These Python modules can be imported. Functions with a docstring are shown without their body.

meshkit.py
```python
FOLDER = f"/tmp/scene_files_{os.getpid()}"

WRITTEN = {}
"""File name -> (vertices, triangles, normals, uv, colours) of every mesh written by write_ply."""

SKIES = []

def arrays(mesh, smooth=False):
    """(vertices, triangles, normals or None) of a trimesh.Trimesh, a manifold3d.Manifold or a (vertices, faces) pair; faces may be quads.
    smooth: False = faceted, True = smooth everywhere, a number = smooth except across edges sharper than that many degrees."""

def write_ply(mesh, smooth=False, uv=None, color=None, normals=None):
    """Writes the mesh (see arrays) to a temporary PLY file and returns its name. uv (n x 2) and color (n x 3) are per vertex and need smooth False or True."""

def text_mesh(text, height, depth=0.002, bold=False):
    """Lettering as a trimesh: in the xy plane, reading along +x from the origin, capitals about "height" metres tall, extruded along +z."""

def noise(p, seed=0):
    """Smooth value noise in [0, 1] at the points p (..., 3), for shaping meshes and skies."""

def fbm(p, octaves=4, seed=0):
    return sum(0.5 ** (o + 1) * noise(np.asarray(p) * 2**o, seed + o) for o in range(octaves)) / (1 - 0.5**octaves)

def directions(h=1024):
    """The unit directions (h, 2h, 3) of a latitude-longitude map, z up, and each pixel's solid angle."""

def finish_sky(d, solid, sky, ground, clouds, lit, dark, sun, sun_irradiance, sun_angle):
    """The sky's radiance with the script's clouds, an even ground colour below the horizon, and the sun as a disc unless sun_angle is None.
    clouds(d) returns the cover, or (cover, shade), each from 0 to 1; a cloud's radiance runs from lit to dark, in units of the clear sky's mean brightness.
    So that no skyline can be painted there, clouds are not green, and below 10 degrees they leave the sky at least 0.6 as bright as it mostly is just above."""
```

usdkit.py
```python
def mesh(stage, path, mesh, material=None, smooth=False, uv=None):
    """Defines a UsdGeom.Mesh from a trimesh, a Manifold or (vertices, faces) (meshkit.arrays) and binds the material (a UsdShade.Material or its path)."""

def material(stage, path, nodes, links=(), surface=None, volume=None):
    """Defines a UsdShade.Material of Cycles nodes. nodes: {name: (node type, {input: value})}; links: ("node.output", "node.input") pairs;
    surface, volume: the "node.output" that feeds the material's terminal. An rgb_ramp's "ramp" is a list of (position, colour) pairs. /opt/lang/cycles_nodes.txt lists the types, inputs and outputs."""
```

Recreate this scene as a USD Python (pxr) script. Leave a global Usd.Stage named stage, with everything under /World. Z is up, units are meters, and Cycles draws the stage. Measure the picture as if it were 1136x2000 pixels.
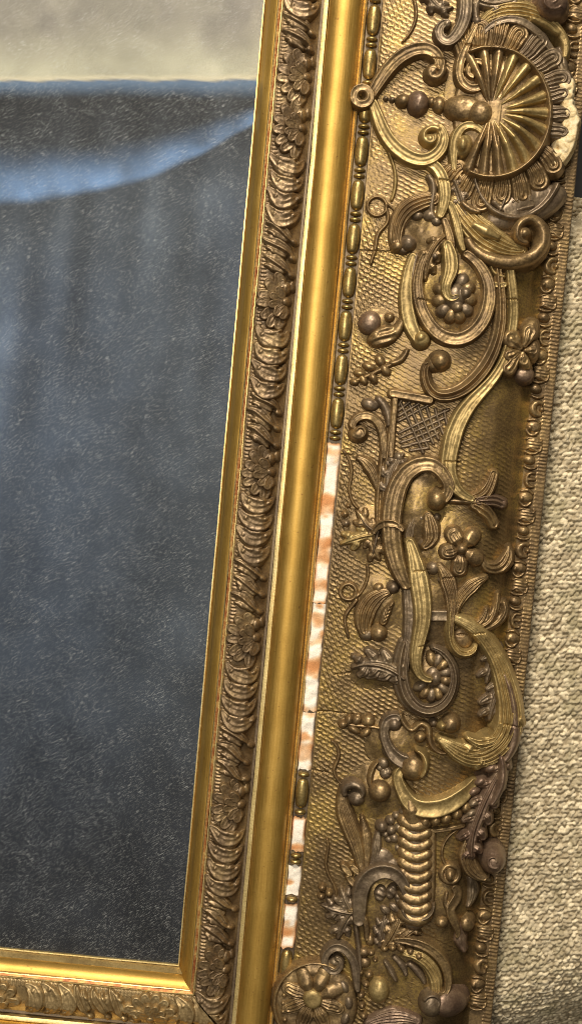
import math, numpy as np, usdkit
from pxr import Usd, UsdGeom, UsdLux, UsdShade, Gf, Sdf, Vt
from scipy.spatial import cKDTree
from scipy.spatial.transform import Rotation
from scipy.interpolate import CubicSpline, PchipInterpolator
from scipy.ndimage import gaussian_filter

stage = Usd.Stage.CreateInMemory()
UsdGeom.SetStageUpAxis(stage, UsdGeom.Tokens.z); UsdGeom.SetStageMetersPerUnit(stage, 1.0)
UsdGeom.Xform.Define(stage, '/World'); UsdGeom.Scope.Define(stage, '/World/Looks')
S = 0.0003                      # one working unit is 0.3 mm; x runs across the frame's right rail, y along it, z up from the textile
rng = np.random.default_rng(7)

# ---------------------------------------------------------------- camera
D = 2833.0
ROT = Rotation.from_euler('ZXY', [0.0918942, -0.0486062, 0.0211059])
CAM = np.array([143.96, 937.12, 80.0]) - ROT.apply([0, 0, -D])
cam = UsdGeom.Camera.Define(stage, '/World/camera')
cam.CreateHorizontalApertureAttr(36.0); cam.CreateVerticalApertureAttr(36.0 * 2000 / 1136)
cam.CreateFocalLengthAttr(36.0 * D / 1136); cam.CreateClippingRangeAttr(Gf.Vec2f(0.05, 20))
M4 = np.eye(4); M4[:3, :3] = ROT.as_matrix().T; M4[3, :3] = CAM * S
UsdGeom.Xformable(cam).AddTransformOp().Set(Gf.Matrix4d(*M4.ravel().tolist()))
cam.CreateExposureAttr(0.0)

# ---------------------------------------------------------------- lamps of the room and an added fill
def rect(name, pos, at, w, h, power, col):
    l = UsdLux.RectLight.Define(stage, '/World/' + name)
    l.CreateWidthAttr(w); l.CreateHeightAttr(h); l.CreateIntensityAttr(power); l.CreateColorAttr(Gf.Vec3f(*col)); l.CreateNormalizeAttr(False)
    p, a = np.array(pos, float), np.array(at, float)
    z = (p - a) / np.linalg.norm(p - a); x = np.cross([0, 1, 0.01], z); x /= np.linalg.norm(x); y = np.cross(z, x)
    m = np.eye(4); m[0, :3], m[1, :3], m[2, :3], m[3, :3] = x, y, z, p
    UsdGeom.Xformable(l).AddTransformOp().Set(Gf.Matrix4d(*m.ravel().tolist()))
MID = (0.05, 0.28, 0.02)
rect('window_lamp', (-0.12, 1.60, 1.15), MID, 0.6, 0.4, 50.0, (1.0, 0.91, 0.78))
rect('hanging_lamp', (-0.42, 0.62, 1.9), MID, 0.5, 0.5, 20.0, (1.0, 0.92, 0.80))
rect('ceiling_fill', (-0.5, 0.6, 2.4), (-0.5, 0.61, 0), 4.6, 4.6, 0.25, (1.0, 0.95, 0.88))  # unseen wide panel, added to stand for light bounced round the room

# ---------------------------------------------------------------- materials
def mat(name, nodes, links, surface='p.BSDF'):
    return usdkit.material(stage, '/World/Looks/' + name, nodes, links, surface=surface)
def patina(name, ramp, metallic=0.8, rough=(0.30, 0.5), big=70.0, fine=900.0, bump=0.00012, spec=0.5, drawn=False):
    """Worn metal paint: broad blotches and fine grain, all by position."""
    n = {'g': ('geometry', {}),
         'n1': ('noise_texture', {'scale': big, 'detail': 4.0, 'roughness': 0.6, 'distortion': 0.4}),
         'n2': ('noise_texture', {'scale': fine, 'detail': 3.0, 'roughness': 0.65}),
         'mx': ('mix_float', {'fac': 0.40}), 'r': ('rgb_ramp', {'ramp': ramp}),
         'mr': ('map_range', {'from_min': 0.3, 'from_max': 0.7, 'to_min': rough[0], 'to_max': rough[1], 'clamp': True}),
         'b': ('bump', {'strength': 0.55, 'distance': bump}),
         'p': ('principled_bsdf', {'metallic': metallic, 'specular_ior_level': spec})}
    k = [('g.position', 'n1.vector'), ('g.position', 'n2.vector'), ('n1.fac', 'mx.a'), ('n2.fac', 'mx.b'), ('mx.result', 'r.fac'), ('r.color', 'p.base_color'),
         ('n2.fac', 'mr.value'), ('mr.result', 'p.roughness'), ('n2.fac', 'b.height'), ('b.normal', 'p.normal')]
    if drawn:      # brushed along the rail, with scattered rubbed specks
        n.update({'mp': ('mapping', {'mapping_type': 'texture', 'scale': (1 / 2200.0, 1 / 38.0, 1 / 2200.0)}), 'n3': ('noise_texture', {'scale': 1.0, 'detail': 4.0, 'roughness': 0.7}), 'mx2': ('mix_float', {'fac': 0.42}),
            'n4': ('noise_texture', {'scale': 420.0, 'detail': 2.0}), 'r4': ('rgb_ramp', {'ramp': [(0.0, (0, 0, 0)), (0.685, (0, 0, 0)), (0.74, (1, 1, 1))]}), 'sp': ('mix', {'mix_type': 'mix', 'color2': (0.22, 0.09, 0.03)}), 'f4': ('math', {'math_type': 'multiply', 'value2': 0.6})})
        k = [x for x in k if x not in (('mx.result', 'r.fac'), ('r.color', 'p.base_color'), ('n2.fac', 'mr.value'))]
        k += [('g.position', 'mp.vector'), ('mp.vector', 'n3.vector'), ('mx.result', 'mx2.a'), ('n3.fac', 'mx2.b'), ('mx2.result', 'r.fac'), ('n3.fac', 'mr.value'), ('g.position', 'n4.vector'), ('n4.fac', 'r4.fac'), ('r4.color', 'f4.value1'), ('f4.value', 'sp.fac'), ('r.color', 'sp.color1'), ('sp.color', 'p.base_color')]
    return mat(name, n, k)
BRONZE = patina('bronze_paint', [(0.32, (0.110, 0.071, 0.034)), (0.48, (0.215, 0.140, 0.064)), (0.66, (0.38, 0.255, 0.105))], metallic=0.6)
PANEL = patina('panel_bronze', [(0.36, (0.112, 0.071, 0.031)), (0.50, (0.195, 0.126, 0.050)), (0.64, (0.35, 0.232, 0.062))], big=32.0, metallic=0.6, rough=(0.28, 0.42))
SWELL = patina('smooth_ground', [(0.34, (0.115, 0.078, 0.038)), (0.5, (0.185, 0.126, 0.058)), (0.66, (0.31, 0.212, 0.075))], metallic=0.5, big=40.0, rough=(0.38, 0.55))
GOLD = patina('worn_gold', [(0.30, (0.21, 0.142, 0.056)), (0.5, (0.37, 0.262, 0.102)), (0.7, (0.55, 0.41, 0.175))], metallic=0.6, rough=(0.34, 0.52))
UMBER = patina('umber_paint', [(0.32, (0.10, 0.068, 0.042)), (0.5, (0.175, 0.125, 0.074)), (0.68, (0.26, 0.19, 0.105))], metallic=0.5)
PLUM = patina('red_brown_paint', [(0.32, (0.115, 0.068, 0.044)), (0.5, (0.185, 0.120, 0.076)), (0.68, (0.28, 0.195, 0.115))], metallic=0.5)
LEAFBR = patina('moulding_brown', [(0.32, (0.095, 0.060, 0.030)), (0.5, (0.175, 0.114, 0.055)), (0.68, (0.30, 0.205, 0.090))], metallic=0.5)
LEAFLIT = patina('moulding_lit_gold', [(0.32, (0.20, 0.135, 0.060)), (0.5, (0.34, 0.235, 0.105)), (0.68, (0.52, 0.38, 0.18))], metallic=0.55)  # lit copy of the moulding paint: bottom rail's light put into the colour
GILT = patina('burnished_gilt', [(0.30, (0.37, 0.210, 0.042)), (0.5, (0.52, 0.315, 0.070)), (0.7, (0.66, 0.43, 0.12))], metallic=0.8, rough=(0.38, 0.55), big=45.0, bump=0.00005, drawn=True)
BEADM = patina('bead_bronze', [(0.32, (0.18, 0.12, 0.040)), (0.5, (0.34, 0.24, 0.085)), (0.68, (0.46, 0.34, 0.14))], metallic=0.8, rough=(0.28, 0.4))
BOLE = patina('rubbed_red_bole', [(0.36, (0.30, 0.085, 0.030)), (0.50, (0.46, 0.20, 0.06)), (0.62, (0.62, 0.42, 0.14))], metallic=0.55, rough=(0.35, 0.5), big=180.0)
EDGEG = patina('bright_gilt_edge', [(0.3, (0.62, 0.42, 0.14)), (0.5, (0.82, 0.62, 0.26)), (0.7, (0.9, 0.74, 0.38))], metallic=0.85, rough=(0.3, 0.45))
PLASTER = patina('broken_plaster', [(0.36, (0.40, 0.27, 0.12)), (0.48, (0.66, 0.51, 0.27)), (0.62, (0.80, 0.70, 0.46))], metallic=0.0, rough=(0.75, 0.9), big=220.0, bump=0.0004, spec=0.2)
def painted(name, rough=0.8, spec=0.3, bump=0.0003, scale=1500.0):
    return mat(name, {'a': ('attribute', {'attribute': 'Cd'}), 'g': ('geometry', {}), 'n': ('noise_texture', {'scale': scale, 'detail': 3.0}),
        'mr': ('map_range', {'from_min': 0.25, 'from_max': 0.75, 'to_min': 0.72, 'to_max': 1.2}), 'm': ('mix', {'mix_type': 'multiply', 'fac': 1.0}),
        'b': ('bump', {'strength': 0.5, 'distance': bump}), 'p': ('principled_bsdf', {'roughness': rough, 'specular_ior_level': spec})},
        [('g.position', 'n.vector'), ('n.fac', 'mr.value'), ('a.color', 'm.color1'), ('mr.result', 'm.color2'), ('m.color', 'p.base_color'), ('n.fac', 'b.height'), ('b.normal', 'p.normal')])
GESSO = painted('gesso', 0.7, 0.3, 0.0001)
YARN = painted('yarn', 0.9, 0.15, 0.0008, 2600.0)
FIBRE = mat('fibre', {'p': ('principled_bsdf', {'base_color': (0.55, 0.48, 0.36), 'roughness': 0.8})}, [])
DARK = mat('dark_boards', {'g': ('geometry', {}), 'n': ('noise_texture', {'scale': 30.0}), 'r': ('rgb_ramp', {'ramp': [(0.3, (0.010, 0.009, 0.008)), (0.7, (0.022, 0.02, 0.018))]}), 'p': ('principled_bsdf', {'roughness': 0.7})},
           [('g.position', 'n.vector'), ('n.fac', 'r.fac'), ('r.color', 'p.base_color')])
# oil paint: artwork tones and painted-in sheen, varnish glints coloured as hair-fine pale streaks
PAINT = mat('oil_paint', {'a': ('attribute', {'attribute': 'Cd'}), 'g': ('geometry', {}),
    'm1': ('mapping', {'mapping_type': 'texture', 'rotation': (0, 0, 0.60), 'scale': (1 / 270.0, 1 / 2500.0, 1.0)}), 'n1': ('noise_texture', {'scale': 1.0, 'detail': 2.0, 'distortion': 0.25}),
    'm2': ('mapping', {'mapping_type': 'texture', 'rotation': (0, 0, 0.95), 'scale': (1 / 520.0, 1 / 3600.0, 1.0)}), 'n2': ('noise_texture', {'scale': 1.0, 'detail': 2.0, 'distortion': 0.15}),
    'n3': ('noise_texture', {'scale': 90.0, 'detail': 4.0}), 'n4': ('noise_texture', {'scale': 3600.0, 'detail': 1.0}),
    'r1': ('rgb_ramp', {'ramp': [(0.0, (0, 0, 0)), (0.585, (0, 0, 0)), (0.69, (1, 1, 1))]}), 'r2': ('rgb_ramp', {'ramp': [(0.0, (0, 0, 0)), (0.585, (0, 0, 0)), (0.69, (1, 1, 1))]}),
    'mxr': ('math', {'math_type': 'maximum'}), 'mr3': ('map_range', {'from_min': 0.35, 'from_max': 0.7, 'to_min': 0.25, 'to_max': 1.0, 'clamp': True}), 'fac': ('math', {'math_type': 'multiply'}),
    'f2': ('math', {'math_type': 'multiply', 'value2': 0.66}),
    'mr4': ('map_range', {'from_min': 0.25, 'from_max': 0.75, 'to_min': 0.6, 'to_max': 1.4}), 'mm': ('mix', {'mix_type': 'multiply', 'fac': 1.0}),
    'sc': ('mix', {'mix_type': 'screen', 'color2': (0.48, 0.50, 0.49)}), 'b': ('bump', {'strength': 0.5, 'distance': 0.0002}),
    'p': ('principled_bsdf', {'roughness': 0.55, 'specular_ior_level': 0.25})},
    [('g.position', 'm1.vector'), ('m1.vector', 'n1.vector'), ('g.position', 'm2.vector'), ('m2.vector', 'n2.vector'), ('g.position', 'n3.vector'), ('g.position', 'n4.vector'),
     ('n1.fac', 'r1.fac'), ('n2.fac', 'r2.fac'), ('r1.color', 'mxr.value1'), ('r2.color', 'mxr.value2'), ('n3.fac', 'mr3.value'), ('mxr.value', 'fac.value1'), ('mr3.result', 'fac.value2'),
     ('fac.value', 'f2.value1'), ('n4.fac', 'mr4.value'), ('a.color', 'mm.color1'), ('mr4.result', 'mm.color2'), ('mm.color', 'sc.color1'), ('f2.value', 'sc.fac'), ('sc.color', 'p.base_color'),
     ('mxr.value', 'b.height'), ('b.normal', 'p.normal')])

# ---------------------------------------------------------------- helpers
used = {}
def numbered(path):
    k = used.get(path, 0); used[path] = k + 1
    return path if k == 0 else f'{path}_{k:03d}'
def thing(name, label, cat, group=None):
    x = UsdGeom.Xform.Define(stage, numbered('/World/' + name)); p = x.GetPrim()
    p.SetCustomDataByKey('label', label); p.SetCustomDataByKey('category', cat)
    return str(p.GetPath())
def group(parent, name, label=None):
    x = UsdGeom.Xform.Define(stage, numbered(parent + '/' + name))
    if label: x.GetPrim().SetCustomDataByKey('label', label)
    return str(x.GetPrim().GetPath())
def put(parent, name, vf, m, smooth=True, color=None, label=None):
    v, f = np.asarray(vf[0], float) * S, np.asarray(vf[1])
    me = usdkit.mesh(stage, numbered(parent + '/' + name), (v, f), m, smooth=smooth)
    if color is not None:
        UsdGeom.PrimvarsAPI(me).CreatePrimvar('Cd', Sdf.ValueTypeNames.Color3fArray, 'vertex').Set(Vt.Vec3fArray.FromNumpy(np.asarray(color, np.float32)))
    if label: me.GetPrim().SetCustomDataByKey('label', label)
    return me
def lin(c):
    c = np.asarray(c, float) / 255.0
    return np.where(c <= 0.04045, c / 12.92, ((c + 0.055) / 1.055) ** 2.4)
def vnoise(shape, step, seed, octaves=3):
    r = np.random.default_rng(seed); out = 0
    for o in range(octaves):
        out = out + gaussian_filter(r.standard_normal(shape), step / 2 ** o, mode='wrap') * (step / 2 ** o) * 3.5 * 0.55 ** o
    return out / max(out.std(), 1e-9)
def rays(P):
    P = np.atleast_2d(np.asarray(P, float))
    return ROT.apply(np.stack([P[:, 0] - 568, 1000 - P[:, 1], np.full(len(P), -D)], 1))
def place(P, z):
    """Where a point measured on the photograph stands when it is z above the textile."""
    d = rays(P); k = (z - CAM[2]) / d[:, 2]
    return CAM[:2] + d[:, :2] * k[:, None]
def measure(W):
    q = ROT.inv().apply(np.asarray(W, float) - CAM)
    return np.stack([568 + q[:, 0] / -q[:, 2] * D, 1000 - q[:, 1] / -q[:, 2] * D], 1)

# profile of the moulding, from the sight edge outwards (u) to height z
PU = [230, 262, 300, 350, 420, 480, 515, 540, 562, 576, 590]
PZ = [74, 79, 84, 92, 101, 105, 102, 92, 75, 60, 50]
_pan = PchipInterpolator(PU, PZ)
def panel_z(u): return np.where(u < 230, 74 - np.clip(230 - u, 0, 40) * 0.0, np.where(u > 590, 50 - 0.04 * (u - 590), _pan(np.clip(u, 230, 590))))
def leaf_z(u): return np.interp(u, [40, 60, 90, 112], [80, 82, 76, 64])
CRACKS = [[(690, 484), (730, 488), (772, 489)], [(655, 1321), (685, 1317)], [(596, 1397), (640, 1394), (700, 1400)], [(984, 1411), (1010, 1417), (1032, 1412)], [(892, 1239), (945, 1233)],
          [(808, 1113), (836, 1112)], [(866, 901), (900, 902)], [(620, 884), (690, 889)], [(856, 353), (876, 357)], [(842, 116), (870, 121)], [(590, 1507), (640, 1515)], [(862, 1128), (882, 1127)],
          [(1086, 585), (1096, 587)], [(905, 91), (1010, 106)], [(817, 1259), (836, 1254)], [(815, 585), (840, 589)], [(990, 585), (1008, 586)]]
_cr = []
for c in CRACKS:
    c = np.array(c, float)
    for a, b in zip(c[:-1], c[1:]):
        n = max(2, int(np.hypot(*(b - a)))); _cr.append(a + (b - a) * np.linspace(0, 1, n)[:, None])
_cr = np.concatenate(_cr); _cr = _cr + rng.normal(0, 0.5, _cr.shape); CRK = cKDTree(place(_cr, 100))
def crack_cut(x, y):
    d = CRK.query(np.stack([x.ravel(), y.ravel()], 1), distance_upper_bound=3.0)[0].reshape(x.shape)
    return np.where(d < 1.5, 2.6, 0.0)

# ---------------------------------------------------------------- relief: every ornament is a carved surface of its own over the moulding
def f_round(q, s, t, a): return np.sqrt(np.clip(1 - q * q, 0, 1))
def f_flat(q, s, t, a): return np.clip(1 - q ** 6, 0, 1) ** 0.5
def f_strap(q, s, t, a): return np.clip(1 - q ** 7, 0, 1) ** 0.5 * (0.62 + 0.38 * np.abs(s + 0.1) ** 1.6 + 0.10 * np.exp(-(s / 0.22) ** 2))      # raised rims, a fine central bead
def f_gutter(q, s, t, a): return np.clip(1 - q ** 8, 0, 1) ** 0.5 * (0.70 + 0.30 * np.abs(s) ** 2)
def f_ogee(q, s, t, a): return np.clip(1 - q ** 4, 0, 1) ** 0.5 * (0.74 + 0.26 * np.cos(2.4 * np.pi * s * 0.8 + 0.9))
def f_flute(q, s, t, a):
    n = a.get('n', 5)
    return np.clip(1 - q ** 3.2, 0, 1) ** 0.5 * (1 - a.get('amp', 0.2) + a.get('amp', 0.2) * np.cos(np.pi * n * s + 0.7 * np.sin(6 * t)))
def f_leaf(q, s, t, a):
    n = a.get('n', 5)
    return np.clip(1 - q ** 2.4, 0, 1) ** 0.6 * (0.80 + 0.085 * np.cos(2 * np.pi * (n * t - 0.30 * n * q)) + 0.07 * np.cos(np.pi * 4 * s)) + 0.13 * np.exp(-(s / 0.12) ** 2)
def f_cup(q, s, t, a): return np.clip(1 - q ** 6, 0, 1) ** 0.6 * (0.66 + 0.10 * t + 0.34 * np.exp(-((q - 0.80) / 0.13) ** 2))
def f_petal(q, s, t, a): return np.clip(1 - q ** 8, 0, 1) ** 0.6 * (0.58 + 0.42 * np.abs(s) ** 2.2 + 0.16 * t + 0.10 * np.exp(-(s / 0.16) ** 2))
def f_soft(q, s, t, a): return (1 - q * q) ** 2
FN = dict(round=f_round, flat=f_flat, strap=f_strap, gutter=f_gutter, ogee=f_ogee, flute=f_flute, leaf=f_leaf, cup=f_cup, soft=f_soft, petal=f_petal)

def St(pts, w, h, kind='round', lift=2.5, closed=False, **a): return ('s', pts, w, h, kind, lift, a)
def Ba(x, y, rx, h=None, ry=None, ang=0.0, kind='round', lift=2.5, **a):
    if kind == 'flute': a.setdefault('amp', 0.11)
    return ('b', x, y, rx, ry or rx, ang, (0.85 * min(rx, ry or rx)) if h is None else h, kind, lift, a)
def curl(cx, cy, r0, r1, a0, turns, n=26):
    """Points of a spiral; angles in degrees as seen in the photograph (0 right, 90 down)."""
    k = np.linspace(0, 1, n); r = r0 * (r1 / r0) ** k; a = np.radians(a0 + 360 * turns * k)
    return [(cx + r_ * math.cos(t), cy + r_ * math.sin(t)) for r_, t in zip(r, a)]

def baseO(u, bz): 
    p = panel_z(u)
    return np.where(u > 470, np.logaddexp(p / 6, bz / 6) * 6, p)

HK = 1.22
def carve(prims, g, local=None, bz=80.0, base=None, surf=None, world=False, clip=None, seed=0, rough=0.0):
    base = base or (lambda x, y: baseO(x, bz)); surf = surf or (lambda x, y: panel_z(x))
    todo, lo, hi = [], [], []
    def up(P, hh):
        P = np.asarray(P, float)
        if world: return P
        W = place(P, 100.0)
        for _ in range(2):
            z = base(W[:, 0], W[:, 1]) + hh
            d = rays(P); W = CAM[:2] + d[:, :2] * ((z - CAM[2]) / d[:, 2])[:, None]
        return W
    for p in prims:
        if p[0] == 's':
            _, pts, w, h, kind, lift, a = p
            pts = np.asarray(pts, float)
            c = np.r_[0, np.cumsum(np.hypot(*np.diff(pts, axis=0).T))]; L = c[-1]; m = max(6, int(L / 1.0)); tt = np.linspace(0, L, m)
            q = CubicSpline(c, pts, axis=0)(tt) if len(pts) > 2 else pts[0] + (pts[1] - pts[0]) * (tt / L)[:, None]
            t = tt / L
            w = np.interp(t, np.linspace(0, 1, np.size(w)), np.atleast_1d(w)); h = np.interp(t, np.linspace(0, 1, np.size(h)), np.atleast_1d(h))
            lob = a.get('lobes')
            if lob: w = w * (0.80 + 0.28 * np.abs(np.sin(np.pi * lob * t)) ** 0.7)
            if a.get('taper'): w = w * np.clip(np.sin(np.pi * np.clip(t * 0.97 + 0.015, 0, 1) ** a['taper']), 0.05, 1) ** 0.75
            W = up(q, float(h.mean()) * 0.7 + lift)
            tan = np.gradient(W, axis=0); tan /= np.maximum(np.linalg.norm(tan, axis=1, keepdims=True), 1e-9)
            todo.append(('s', W, w, h, t, tan, kind, lift, a)); pad = w.max() + 7
            lo.append(W.min(0) - pad); hi.append(W.max(0) + pad)
        else:
            _, x, y, rx, ry, ang, h, kind, lift, a = p
            W = up([(x, y)], h * 0.6 + lift)[0]; r = max(rx, ry) + 7
            an = math.radians(ang) if world else math.radians(ang) - 0.0919
            todo.append(('b', W, rx, ry, an, h, kind, lift, a)); lo.append(W - r); hi.append(W + r)
    lo, hi = np.min(lo, 0), np.max(hi, 0)
    xs, ys = np.arange(lo[0], hi[0] + g, g), np.arange(lo[1], hi[1] + g, g)
    X, Y = np.meshgrid(xs, ys); H = np.full(X.shape, -60.0); G = np.stack([X.ravel(), Y.ravel()], 1)
    for k in todo:
        if k[0] == 's':
            _, W, w, h, t, tan, kind, lift, a = k
            box = ((X > W[:, 0].min() - w.max() - 8) & (X < W[:, 0].max() + w.max() + 8) & (Y > W[:, 1].min() - w.max() - 8) & (Y < W[:, 1].max() + w.max() + 8)).ravel()
            idx = np.nonzero(box)[0]
            kk = 1 if a.get('plain', True) else 3
            d, i = cKDTree(W).query(G[idx], distance_upper_bound=w.max() + 7)
            ok = np.isfinite(d); idx, d, i = idx[ok], d[ok], i[ok]
            dv = G[idx] - W[i]; sg = np.sign(tan[i, 0] * dv[:, 1] - tan[i, 1] * dv[:, 0]); r = np.maximum(w[i], 0.4); q = d / r
            hp = np.where(q <= 1, lift + h[i] * FN[kind](np.minimum(q, 1), sg * np.minimum(q, 1), t[i], a), lift - (d - r) * 2.6)
        else:
            _, W, rx, ry, an, h, kind, lift, a = k
            r0 = max(rx, ry) + 7
            idx = np.nonzero(((X - W[0]) ** 2 + (Y - W[1]) ** 2 < r0 * r0).ravel())[0]
            dx, dy = G[idx, 0] - W[0], -(G[idx, 1] - W[1])            # y down, as angles are given
            ca, sa = math.cos(an), math.sin(an); ex, ey = (ca * dx + sa * dy) / rx, (-sa * dx + ca * dy) / ry
            q = np.hypot(ex, ey); s = ey; t = 0.5 + 0.5 * ex
            hp = np.where(q <= 1, lift + h * FN[kind](np.minimum(q, 1), s, t, a), lift - (q - 1) * min(rx, ry) * 2.6)
        Hf = H.ravel(); Hf[idx] = np.maximum(Hf[idx], hp); H = Hf.reshape(H.shape)
    B, F = base(X, Y), surf(X, Y)
    Hs = gaussian_filter(np.maximum(H, -14.0), 0.62); H = np.where(H < -9, -60.0, Hs)
    if not world: H = np.where(H > 0, H * HK, H)
    if not world: H = H - crack_cut(X, Y) * (H > -5)
    H = H + (vnoise(H.shape, 7.0 / g, seed + 11, 3) * 0.42) * (H > 1)
    Z = B + H
    if clip is not None: Z = np.where(clip(X, Y), Z, -99)
    keep = Z > F - 1.2
    Z = np.maximum(Z, F - 7)
    cell = keep[:-1, :-1] | keep[1:, :-1] | keep[:-1, 1:] | keep[1:, 1:]
    if clip is not None: c = clip(X, Y); cell &= c[:-1, :-1] & c[1:, :-1] & c[:-1, 1:] & c[1:, 1:]
    if not cell.any(): return None
    n = X.shape[1]; jj, ii = np.nonzero(cell); a0 = jj * n + ii
    quads = np.stack([a0, a0 + 1, a0 + n + 1, a0 + n], 1)
    u_, inv = np.unique(quads, return_inverse=True)
    return np.stack([X.ravel()[u_], Y.ravel()[u_], Z.ravel()[u_]], 1), inv.reshape(-1, 4)

def acanth(pts, w, h, n, sides=(1, -1), lift=4.0, fwd=0.8):
    """A broad leaf: a body along its midrib and overlapping lobes that sweep forward from it on both sides."""
    pts = np.asarray(pts, float); c = np.r_[0, np.cumsum(np.hypot(*np.diff(pts, axis=0).T))]; sp_ = CubicSpline(c, pts, axis=0)
    wt = lambda t: w * (0.42 + 0.58 * math.sin(math.pi * min(1.0, t * 0.88 + 0.12)) ** 0.8)
    out = [St(pts, [0.34 * w, 0.52 * w, 0.46 * w, 0.16 * w], [0.6 * h, 0.8 * h, 0.75 * h, 0.4 * h], 'flute', n=4, amp=0.10, lift=lift), St(pts, [0.13 * w, 0.11 * w, 0.06 * w], [1.02 * h, 0.98 * h, 0.6 * h], lift=lift)]
    for i in range(n):
        for sd in sides:
            t = (i + 0.35 + 0.18 * sd) / (n + 0.2); p = sp_(t * c[-1]); tg = sp_(t * c[-1], 1); tg = tg / np.hypot(*tg); nm = np.array([-tg[1], tg[0]]) * sd; ww = wt(t)
            a, b, e = p + nm * 0.16 * ww, p + tg * 0.26 * ww * fwd + nm * 0.52 * ww, p + tg * 0.66 * ww * fwd + nm * 0.76 * ww
            out += [St([a, b, e], [0.28 * ww, 0.42 * ww, 0.27 * ww], [0.70 * h, 0.92 * h, 0.55 * h], 'flute', n=3, amp=0.09, lift=lift - 1.0)]
    return out
FRAME = thing('picture_frame', 'ornate gilt and bronze picture frame with carved scrolls, shell and bare cream patches', 'picture frame')
nseed = [0]
def O(name, m, *prims, parent=None, bz=80.0, g=1.45, label=None):
    nseed[0] += 1
    vf = carve(list(prims), g, bz=bz, seed=nseed[0])
    return put(parent or FRAME, name, vf, m, label=label)

# ---------------------------------------------------------------- plain runs of the moulding (right rail and bottom rail, mitred)
TOP, LEFT = 2030.0, 700.0
def run(us, zs, rail, ends=None, step=None, wob=0.0):
    us, zs = np.asarray(us, float), np.asarray(zs, float)
    L = TOP if rail == 'right' else LEFT
    n = 2 if step is None else int((L + 60) / step)
    k = np.linspace(0, 1, n); T = (-us[None, :]) + (L + us[None, :]) * k[:, None]
    U = np.broadcast_to(us, T.shape).copy(); Z = np.broadcast_to(zs, T.shape).copy()
    if wob:
        Z = Z + vnoise(Z.shape, 4, int(us[0] * 10) % 997, 2) * wob; U = U + (vnoise((n, 1), 6, int(us[0] * 7) % 991, 2) * wob)
    V = np.stack([U, T, Z], -1) if rail == 'right' else np.stack([-T, -U, Z], -1)
    m = len(us); j, i = np.mgrid[0:n - 1, 0:m - 1]; a = (j * m + i).ravel()
    q = np.stack([a, a + 1, a + m + 1, a + m], 1)
    return V.reshape(-1, 3), (q if rail == 'right' else q[:, ::-1])
def arc(u0, u1, z0, z1, h, n=14):
    k = np.linspace(0, 1, n); return u0 + (u1 - u0) * (1 - np.cos(np.pi * k)) / 2, z0 + (z1 - z0) * k + h * np.sin(np.pi * k) ** 0.85
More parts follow.
